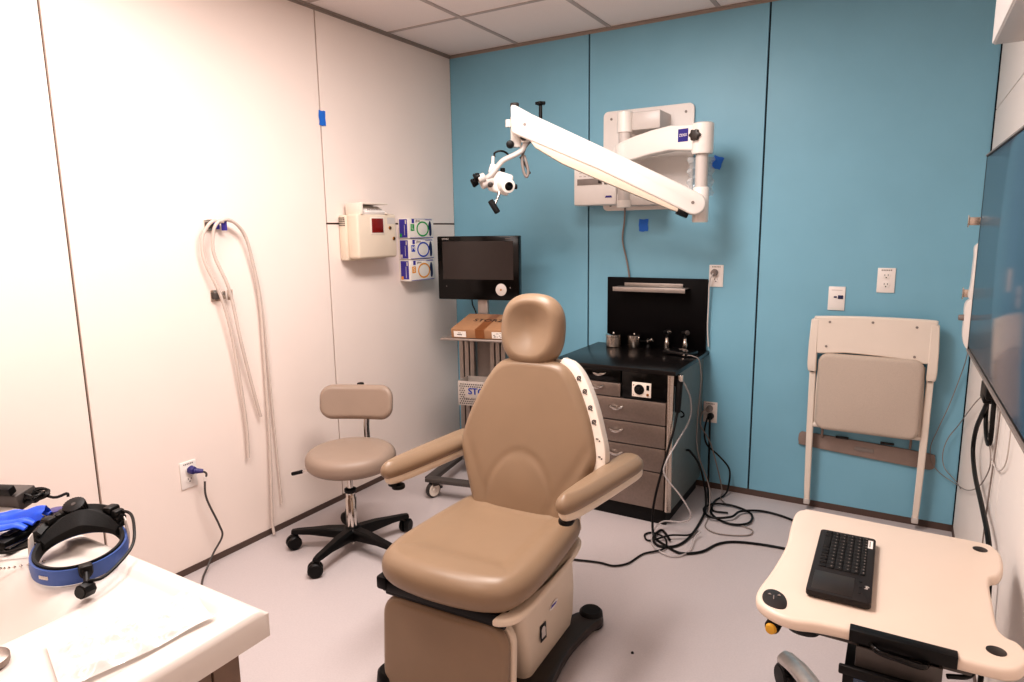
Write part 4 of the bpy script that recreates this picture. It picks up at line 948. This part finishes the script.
b = NB(); tube(b, [(2.665, -2.318, .663), (2.68, -2.335, .660), (2.72, -2.338, .657), (2.755, -2.335, .653), (2.765, -2.318, .653)], .0055, 10, flat=(1, 1.2)); obj('plate_handle', b, 'black_gloss', pl)
b = NB(); bb(b, 2.64, 2.79, -2.318, -2.12, .615, .622, .002); bb(b, 2.64, 2.79, -2.32, -2.314, .605, .65, .002); bb(b, 2.64, 2.644, -2.318, -2.12, .615, .65); bb(b, 2.786, 2.79, -2.318, -2.12, .615, .65); obj('accessory_tray', b, 'dark_grey', TB)
b = NB(); bb(b, 2.612, 2.79, -2.345, -2.335, .594, .614, .003); bb(b, 2.62, 2.785, -2.338, -2.15, .56, .566, .002); bb(b, 2.62, 2.785, -2.338, -2.33, .56, .6, .002); tb_ = obj('lower_tray', b, 'black_plastic', TB)
b = NB(); bb(b, 2.64, 2.67, -2.3395, -2.338, .57, .59, .0005); obj('tray_screen', b, 'screen', tb_)
# lever knobs under the front left
b = NB(); cyl(b, (2.487, -2.24, .638), (2.476, -2.318, .636), .014, .016, n=22, bev=.006); kb = obj('release_knob', b, 'black_plastic', TB)
b = NB(); cyl(b, (2.4765, -2.316, .636), (2.474, -2.326, .636), .0125, .011, n=18, bev=.003); obj('knob_cap', b, 'yellow', kb)
b = NB(); lathe(b, [(.001, .618), (.03, .62), (.042, .634), (.042, .653)], Matrix.Translation((2.535, -2.27, 0)) @ Matrix.Diagonal((1, .6, 1, 1)), 24); obj('lever_paddle', b, 'black_plastic', TB)
b = NB(); bb(b, 2.55, 2.84, -2.29, -1.76, .632, .653, .004); obj('under_frame', b, 'dark_grey', TB)
b = NB(); bb(b, 2.625, 2.73, -2.02, -1.9, .09, .65, .015); obj('lift_column', b, 'white_plastic', TB)
b = NB(); bb(b, 2.64, 2.715, -2.005, -1.915, .0965, .1, .002); rings = []
bmesh.ops.delete(b, geom=list(b.verts), context='VERTS')
LEG = [((2.66, -1.95), (2.43, -1.605)), ((2.68, -1.95), (2.87, -1.58)), ((2.66, -1.97), (2.50, -2.31)), ((2.68, -1.97), (2.86, -2.31))]
for (a, c) in LEG:
    a3, c3 = V((a[0], a[1], .09)), V((c[0], c[1], .108))
    b = NB(); mid = (a3+c3)/2; mid.z = .125
    rings = []
    pts = catmull([a3, a3.lerp(c3, .35)+V((0, 0, .02)), a3.lerp(c3, .7)+V((0, 0, .03)), c3, c3+V((0, 0, -.02))+(c3-a3).normalized()*.02], 4)
    tube(b, [a3, a3.lerp(c3, .35)+V((0, 0, .025)), a3.lerp(c3, .75)+V((0, 0, .025)), c3+V((0, 0, .0))], .032, 14, flat=(1, .7)); 
    lathe(b, [(.016, -.02), (.02, -.01), (.02, .01), (.012, .02), (.001, .022)], Matrix.Translation(c3), 18)
    lg = obj('base_leg', b, 'cast_alu', TB)
    b = NB(); w = V((c[0], c[1], .042)); dd = V((c3.x-a3.x, c3.y-a3.y, 0)).normalized(); ax = V((-dd.y, dd.x, 0))
    for e in (-1, 1): lathe(b, [(.02, 0), (.041, .002), (.042, .012), (.036, .018), (.001, .019)], axis_m(w+dd*-.0+ax*e*.004, ax*e), 24)
    cyl(b, w+V((0, 0, .03)), w+V((0, 0, .07)), .01); box(b, w+V((0, 0, .045)), (.05, .04, .02), .006, rot=(0, 0, math.atan2(dd.y, dd.x)))
    box(b, w+dd*-.045+V((0, 0, .02)), (.035, .03, .014), .004, rot=(0, 0, math.atan2(dd.y, dd.x)))
    obj('caster', b, 'black_plastic', lg)
b = NB(); tube(b, [(2.80, -2.29, .62), (2.84, -2.27, .625), (2.86, -2.2, .64)], .005, 8); obj('table_cable', b, 'black_plastic', TB)

# keyboard
KB = thing('wireless_keyboard', 'compact black wireless keyboard with touchpad lying on the rolling table', 'keyboard', (2.594, -2.053, .68), math.radians(.5))
km = Matrix.Rotation(PI/2, 4, 'Z')     # local: u along +y (length .345), v along -x
# keyboard local frame: X across (-.064...064) , Y length (+.172 far end)
b = NB(); prism(b, rrect(.13, .345, .01, 4), .003, .019, bev=.0035); kbody = obj('keyboard_body', b, 'keyboard_grey', KB, local=True)
b = NB(); bb(b, -.055, .055, .15, .165, .0, .004); bb(b, -.055, .055, -.165, -.15, .0, .004); obj('rubber_feet', b, 'grey_rubber', kbody, local=True)
b = NB(); bb(b, -.055, .028, -.163, -.072, .0185, .0198, .0005); obj('touchpad', b, 'brown_black', KB, local=True)
# keys: six columns across X (rows of the keyboard), running in Y
def key(x, y, w, h, legend=True):
    b = NB(); rings = [[V((px, py, z)) for px, py in rrect(w-.0008-e, h-.0008-e, .0018, 2, x, y)] for z, e in ((.018, 0), (.0213, .0004), (.0222, .002))]
    loft(b, rings); k = obj('key', b, 'black_soft', KB, local=True, angle=1.2)
cols = [(-.043, .0165), (-.0255, .0165), (-.008, .0165), (.0095, .0165), (.027, .0165), (.0425, .0115)]
for ci, (x, w) in enumerate(cols):
    n = (3, 11, 11, 11, 11, 13)[ci]
    if ci == 0:
        key(x, .153, w, .016); key(x, .1355, w, .016); key(x, .092, w, .066); key(x, .048, w, .016); key(x, .03, w, .014); key(x, .012, w, .012)
        key(x, -.004, w, .014); key(x, -.022, w, .014); key(x, -.042, w, .014)
    else:
        for i in range(n):
            h = .209/n; key(x, .158-h/2-i*h, w, h*.97)
b = NB()
for ci, (x, w) in enumerate(cols[1:], 1):
    n = 11 if ci < 5 else 13; h = .209/n
    for i in range(n): box(b, (x+.002, .158-h/2-i*h+.001, .02225), (.0028, .0036, .0003))
obj('key_legends', b, 'ink_grey', KB, local=True)
b = NB()
for i in range(3): lathe(b, [(.0035, .0185), (.0035, .0203)], Matrix.Translation((.041, -.083-i*.026, 0)), 12)
obj('side_button', b, 'black_soft', KB, local=True)
b = NB(); bb(b, .046, .059, .105, .152, .0187, .0196); st = obj('sticker', b, 'white_plastic', KB, local=True)
b = NB(); bb(b, .0515, .0535, .112, .146, .0195, .0198); obj('sticker_text', b, 'ink_grey', st, local=True)
b = lettering('logi', .011, basis((.053, -.105, .0192), (0, 1, 0), (-1, 0, 0))); obj('lettering', b, 'white_gray', KB, local=True)

# ================================================================== SINK COUNTER
CT = thing('sink_counter', 'white solid-surface counter with raised rim and shallow basin at lower left', 'counter', (.92, -3.4, 0))
cx0, cx1, cy0, cy1 = .002, 1.818, -3.72, -3.09
def sst(a, b_, x): t = max(0, min(1, (x-a)/(b_-a))); return t*t*(3-2*t)
def rr_sdf(x, y, x0, x1, y0, y1, r):
    qx = abs(x-(x0+x1)/2)-(x1-x0)/2+r; qy = abs(y-(y0+y1)/2)-(y1-y0)/2+r
    return math.hypot(max(qx, 0), max(qy, 0))+min(max(qx, qy), 0)-r
def hz(x, y):
    z = .902
    e = -rr_sdf(x, y, cx0-.1, cx1, cy0-.1, cy1, .012); z -= .010*(1-sst(0, .012, e))
    d = rr_sdf(x, y, cx0-.2, cx1-.05, cy0+.05, cy1-.04, .03); z -= .009*(1-sst(-.012, .004, d))
    s = rr_sdf(x, y, .92, 1.545, cy0+.09, -3.215, .05); z -= .085*(1-sst(-.13, .0, s))
    return z
b = NB(); nx, ny = 180, 80
rows = [[V((cx0+(cx1-cx0)*i/nx, cy0+(cy1-cy0)*j/ny, 0)) for i in range(nx+1)] for j in range(ny+1)]
for r in rows:
    for p in r: p.z = hz(p.x, p.y)
vs = [[b.verts.new(p) for p in r] for r in rows]
for j in range(ny):
    for i in range(nx): b.faces.new((vs[j][i], vs[j][i+1], vs[j+1][i+1], vs[j+1][i]))
ring = vs[0][:] + [r[-1] for r in vs[1:]] + vs[-1][-2::-1] + [r[0] for r in vs[-2:0:-1]]
low = [b.verts.new((v.co.x, v.co.y, .852)) for v in ring]
for i in range(len(ring)):
    j = (i+1) % len(ring); b.faces.new((ring[i], ring[j], low[j], low[i]))
obj('countertop', b, 'solid_white', CT, angle=1.0)
b = NB(); m = Matrix.Translation((1.2, -3.42, .812)); lathe(b, [(.03, 0), (.045, .004), (.05, .007), (.046, .009), (.03, .006), (.001, .005)], m, 32); obj('drain', b, 'steel', CT)
b = NB(); bb(b, .004, 1.766, -3.70, -3.13, .08, .79, mi=0); bb(b, .004, 1.76, -3.70, -3.15, 0, .08, mi=1); bb(b, .004, 1.766, -3.14, -3.13, .79, .852, mi=0); bb(b, 1.756, 1.766, -3.70, -3.14, .79, .852, mi=0); cb2 = obj('base_cabinet', b, ['wood_laminate', 'wood_gap'], CT)
b = NB(); bb(b, 1.766, 1.782, -3.68, -3.175, .1, .845, .002); obj('end_panel', b, 'wood_laminate', CT)
b = NB(); bb(b, 1.766, 1.782, -3.172, -3.125, .1, .845, .002); obj('corner_filler', b, 'wood_laminate', CT)
# faucet ring at the image edge (chrome sink fitting)
t = thing('soap_dispenser', 'brushed metal round fitting at the lower left counter edge', 'sink fitting', (1.575, -3.385, .893))
b = NB(); lathe(b, [(.028, 0), (.03, .004), (.03, .012), (.022, .018), (.018, .018)], Matrix.Translation((1.575, -3.385, .893)), 28); obj('base_ring', b, 'brushed', t)
b = NB(); lathe(b, [(.015, .004), (.015, .03), (.001, .032)], Matrix.Translation((1.575, -3.385, .893)), 20); obj('stem', b, 'chrome', t)

# clear pouch on the counter
b = NB(); c4 = [V((1.60, -3.318, 0)), V((1.655, -3.118, 0)), V((1.775, -3.155, 0)), V((1.735, -3.36, 0))]
def pq(u, v): return (c4[0]*(1-u)+c4[1]*u)*(1-v)+(c4[3]*(1-u)+c4[2]*u)*v
rows = []
for j in range(37):
    r = []
    for i in range(57):
        u, v = i/56, j/36; p = pq(u, v); e = min(u, 1-u, v, 1-v)
        n_ = noise.noise(V((u*7, v*4, 1)))*.5+noise.noise(V((u*16+v*5, v*9, 4)))*.35+abs(noise.noise(V((u*11-v*14, v*5, 9))))*.4
        bulge = .012*math.sin(PI*min(1, u*1.05))**.6*math.sin(PI*v)**.6
        p.z = hz(p.x, p.y)+.0035+bulge*.8+.016*n_*sst(0, .1, e)+.003
        p.z = max(p.z, .8985+.002*n_); r.append(p)
    rows.append(r)
loft(b, rows, False, False, closed=False)
pw = tag(obj('plastic_pouch', b, 'pouch', angle=3.1), 'crumpled clear white plastic pouch lying on the counter rim', 'plastic pouch')

# ---------------- binocular headlight headband
HB = thing('headlight_headband', 'blue headband headlight with black crown pad and lamp on the white counter', 'headlight', (1.40, -3.135, .893))
hc = V((1.364, -3.15, .905)); ra, rb = .074, .099
th = math.radians(60)
def hbp(a, dr=0., z=0.):
    x = (ra+dr)*math.cos(a); y = (rb+dr)*math.sin(a)
    # local x -> right/up in image, rotate by th
    p = hc+V((x*math.cos(th)-y*math.sin(th), x*math.sin(th)+y*math.cos(th), z+.026*(1+math.sin(a+.75))*0))
    return p
def lift(a):   # far side rides higher than the near side
    d = hbp(a)-hc
    return max(0., d.dot(V((-.86, .5, 0))))*.1
b = NB(); rings = []; N = 72
for k in range(N):
    a = 2*PI*k/N; z0 = lift(a)-.008
    rings.append([hbp(a, 0, z0), hbp(a, .004, z0), hbp(a, .0055, z0+.013), hbp(a, .004, z0+.028), hbp(a, 0, z0+.028)])
loft(b, rings+[rings[0]], False, False); bd_ = obj('band', b, 'headband_blue', HB)
b = NB(); rings = []
for k in range(N):
    a = 2*PI*k/N; z0 = lift(a)-.006
    rings.append([hbp(a, -.0005, z0), hbp(a, -.0005, z0+.03), hbp(a, -.006, z0+.029), hbp(a, -.007, z0+.004)])
loft(b, rings+[rings[0]], False, False); obj('inner_liner', b, 'black_soft', bd_)
# crown pad: arched padded crescent on the far side
def aw(t): # angle on far side; t -1..1
    base = math.atan2(.5, -.86)-th
    return base+t*1.2
b = NB(); rings = []
for i in range(25):
    t = -1+2*i/24; a = aw(t); z0 = lift(a)+.004; hgt = .024+.026*math.cos(t*PI/2)**.8
    inn = -.012-.05*math.cos(t*PI/2)
    rings.append([hbp(a, -.002, z0), hbp(a, .003, z0+.03), hbp(a, -.004, z0+hgt*.85), hbp(a, inn*.45, z0+hgt), hbp(a, inn, z0+hgt*.62), hbp(a, inn*.9, z0+hgt*.25), hbp(a, inn*.4, z0+.002)])
loft(b, rings); pad = obj('crown_pad', b, 'black_soft', HB)
b = NB(); rings = []
for i in range(25):
    t = -1+2*i/24; a = aw(t*.95); z0 = lift(a)+.02+.01*math.cos(t*PI/2)
    rings.append([hbp(a, .002, z0), hbp(a, .010, z0+.002), hbp(a, .012, z0+.02), hbp(a, .002, z0+.024), hbp(a, -.006, z0+.016)])
loft(b, rings); 
for t, sz in ((-.62, .017), (.3, .017), (.42, .014), (.62, .016), (-.82, .014)):
    a = aw(t); box(b, hbp(a, .003, lift(a)+.043), (sz*1.6, sz*1.3, sz*1.2), .006, rot=(0, 0, a+th))
fr = obj('crown_frame', b, 'black_plastic', pad)
a = aw(.08); kc = hbp(a, .0, lift(a)+.042); nd = V((-.1, .1, 1)).normalized()
b = NB(); m = axis_m(kc, V((.25, -.38, 1)))
prism(b, [(.020*(1+.03*math.cos(24*q*2*PI/96))*math.cos(q*2*PI/96), .020*(1+.03*math.cos(24*q*2*PI/96))*math.sin(q*2*PI/96)) for q in range(96)], 0, .022, M4=m, bev=.002); obj('size_knob', b, 'black_plastic', fr)
b = NB(); lathe(b, [(.004, 0), (.004, .001)], m @ Matrix.Translation((0, 0, .022)), 12); obj('knob_mark', b, 'dark_grey', fr)
# strap pieces: translucent grey straps at both sides
for t in (-1.12, 1.1):
    b = NB(); rings = []
    for i in range(9):
        a = aw(t+.16*(i/8-.5)); z0 = lift(a)
        rings.append([hbp(a, .007, z0-.004), hbp(a, .009, z0+.018), hbp(a, .006, z0+.045), hbp(a, .004, z0+.045), hbp(a, .005, z0-.004)])
    loft(b, rings); obj('side_strap', b, 'white_gray', bd_)
# front joint + lamp
fa = math.atan2(-.036, .096)-th+.02
jp = hbp(fa, .008, lift(fa)+.013); dn = (jp-hc); dn.z = 0; dn.normalize()
b = NB(); cyl(b, jp-dn*.006, jp+dn*.012, .0105, n=18, bev=.003); cyl(b, jp+dn*.008+V((0, 0, .004)), jp+dn*.04+V((0, -.003, -.008)), .005, n=14); box(b, jp+dn*.004+V((0, 0, .005)), (.022, .022, .02), .005, rot=(0, 0, math.atan2(dn.y, dn.x))); jt = obj('lamp_joint', b, 'black_plastic', HB)
lp = jp+dn*.055+V((.004, -.008, 0)); lp.z = .912
b = NB(); ldir = V((.35, -.9, .15)).normalized()
prism(b, [(.0128*math.cos(q*PI/4), .0128*math.sin(q*PI/4)) for q in range(8)], -.012, .012, M4=axis_m(lp, ldir), bev=.003); cyl(b, lp+V((0, 0, .01)), jp+dn*.038+V((0, -.003, -.006)), .005); la = obj('lamp', b, 'black_plastic', jt)
b = NB(); lathe(b, [(.0098, .0115), (.0098, .0132), (.002, .0132)], axis_m(lp, ldir), 20); obj('lens', b, 'black_gloss', la)
ra_ = math.atan2(.3, .9)-th
q1 = hbp(ra_, .012, lift(ra_)+.02); q2 = hbp(ra_+.55, .010, lift(ra_+.55)+.04); q0 = hbp(ra_-.5, .03, .02)
b = NB(); tube(b, [lp+V((.0, .006, .014)), (1.517, -3.19, .92), (1.497, -3.152, .922), (1.472, -3.112, .932), (1.445, -3.09, .948), (1.385, -3.062, .958), (1.335, -3.062, .955)], .0028, 8); obj('lamp_cable', b, 'black_plastic', HB)
# writing blur on the band's left front
b = NB(); fa2 = fa-.95; 
for k in range(4):
    a = fa2+.06*k; p = hbp(a, .0058, lift(a)+.007); box(b, p, (.004, .0012, .006), rot=(0, 0, a+th+PI/2))
obj('band_print', b, 'white_gray', bd_)

# ---------------- clutter at the far left of the counter
def slab(name, label, cat, c, s, rz, m_, bev=.004, rx=0, ry=0):
    t = thing(name, label, cat, c, rz)
    b = NB(); box(b, (0, 0, s[2]/2), s, bev, rot=(rx, ry, 0)); return t, obj('body', b, m_, t, local=True)
t, bd1 = slab('battery_pack', 'long flat black battery pack lying on the counter behind the headband', 'battery pack', (1.15, -3.145, .894), (.15, .042, .02), math.radians(112), 'black_plastic')
b = NB(); box(b, (0, .004, .0225), (.1, .018, .002), .0005); obj('label_strip', b, 'dark_grey', t, local=True)
b = NB(); 
for i in range(12): box(b, (-.045+i*.008, .004+.004*math.sin(i), .0238), (.005, .002, .0006))
obj('label_text', b, 'ink_grey', t, local=True)
b = NB(); lathe(b, [(.016, 0), (.016, .003), (.012, .004)], Matrix.Translation((.07, .0, .022)), 20); obj('end_cap', b, 'purple_plug', t, local=True)
b = NB(); box(b, (-.01, -.034, .008), (.15, .016, .014), .004); obj('belt_clip', b, 'black_gloss', t, local=True)
t, bd1 = slab('equipment_case', 'grey brown open case at the left edge of the counter behind the blue gloves', 'case', (.93, -3.10, .894), (.12, .055, .04), math.radians(25), 'dark_grey', rx=.12)
b = NB(); box(b, (-.0, -.03, .05), (.11, .02, .02), .004, rot=(.3, 0, 0)); obj('case_latch', b, 'black_plastic', t, local=True)
b = NB(); box(b, (-.05, -.04, .05), (.03, .04, .05), .008); obj('case_insert', b, 'black_soft', t, local=True)
# blue glove
b = NB(); rows = []
o = V((1.105, -3.175, .918))
for j in range(15):
    r = []
    for i in range(21):
        u, v = i/20, j/14; x = (u-.5)*.17; y = (v-.5)*.06*(1.2-.5*u)
        z = .018*math.sin(PI*v)+.008*noise.noise(V((u*5, v*4, 0)))+.012*u
        p = V((x*math.cos(.75)-y*math.sin(.75), x*math.sin(.75)+y*math.cos(.75), z)); r.append(o+p)
    rows.append(r)
loft(b, rows, False, False, closed=False)
t = thing('nitrile_glove', 'crumpled bright blue glove on top of the black battery pack', 'glove', (1.105, -3.175, .914))
gl = obj('palm', b, 'glove_blue', t, angle=3)
for k in range(4):
    b = NB(); p = o+V((.02+.012*k, .045-.02*k, .012)); tube(b, [p-V((.03, .03, 0)), p, p+V((.014, .016, .002)), p+V((.026, .026, -.006))], lambda s: .0135*(1-.35*s), 10, flat=(1, .5)); obj('finger', b, 'glove_blue', t)
# coiled black cable
b = NB(); pts = []
for i in range(46):
    a = i*.62; r = .026+.010*math.sin(i*.9); pts.append((1.045+.75*r*math.cos(a)*1.4+.012*math.sin(i*.31), -3.035+r*math.sin(a)*.7-.02, .905+.012*abs(math.sin(i*.47))+.012*abs(math.cos(i*.2))))
pts += [(1.09, -3.035, .915), (1.12, -3.02, .925), (1.125, -3.0, .918)]
pts = [(x-.055, min(y-.01, -3.03), z) for x, y, z in pts]
tube(b, pts, .0032, 6, 4); tag(obj('coiled_cable', b, 'black_plastic'), 'tangled black cable coil on the counter edge near the left wall', 'cable')
# headset cable with joint at far left
t = thing('loupe_cable', 'black cable with a round connector at the far left of the counter', 'cable', (1.2, -3.24, .893))
b = NB(); cyl(b, (1.165, -3.225, .905), (1.16, -3.235, .93), .018, n=20, bev=.004); obj('connector', b, 'black_plastic', t)
b = NB(); tube(b, [(1.165, -3.225, .905), (1.22, -3.22, .905), (1.26, -3.185, .915), (1.30, -3.16, .925)], .003, 8); tube(b, [(1.17, -3.235, .905), (1.24, -3.26, .91), (1.31, -3.275, .905), (1.36, -3.30, .893), (1.38, -3.34, .87)], .0028, 8); obj('cable', b, 'black_plastic', t)
b = NB()
for i in range(14):
    a = i/13; p = V((1.235+.075*a, -3.235+.045*a-.03*math.sin(PI*a), .8975)); m = Matrix.Translation(p)
    lathe(b, [(.0005, -.003), (.003, 0), (.0005, .003)], m, 8)
tag(obj('bead_chain', b, 'chrome'), 'short pale bead chain lying on the counter left of the headband', 'chain')
# speck on the floor
b = NB(); lathe(b, [(.006, 0), (.004, .005), (.001, .006)], Matrix.Translation((1.93, -1.678, .0)), 8); tag(obj('crumb', b, 'black_plastic'), 'tiny black crumb on the floor right of the exam chair', 'crumb')

# ================================================================== WORLD, CAMERA
w = bpy.data.worlds.new('world'); SC.world = w; w.use_nodes = True
w.node_tree.nodes['Background'].inputs[0].default_value = (1, .93, .87, 1); w.node_tree.nodes['Background'].inputs[1].default_value = .3
cd_ = bpy.data.cameras.new('camera'); cam = bpy.data.objects.new('camera', cd_); COL.objects.link(cam)
cd_.sensor_width = 36; cd_.sensor_fit = 'HORIZONTAL'; cd_.lens = 657/1024*36; cd_.clip_start = .02
Rr = ((.86016711, .50980904, -.01439785), (.07193932, -.14922986, -.98618213), (-.50491315, .84724565, -.16503793))
cm_ = Matrix(((Rr[0][0], -Rr[1][0], -Rr[2][0], 2.66840403), (Rr[0][1], -Rr[1][1], -Rr[2][1], -3.72887735), (Rr[0][2], -Rr[1][2], -Rr[2][2], 1.5), (0, 0, 0, 1)))
cam.matrix_world = cm_
SC.camera = cam
SC.view_settings.view_transform = 'Standard'
SC.view_settings.look = 'Medium High Contrast'
SC.view_settings.exposure = .0
SC.cycles.max_bounces = 8
SC.cycles.sample_clamp_indirect = 6
SC.cycles.use_denoising = True
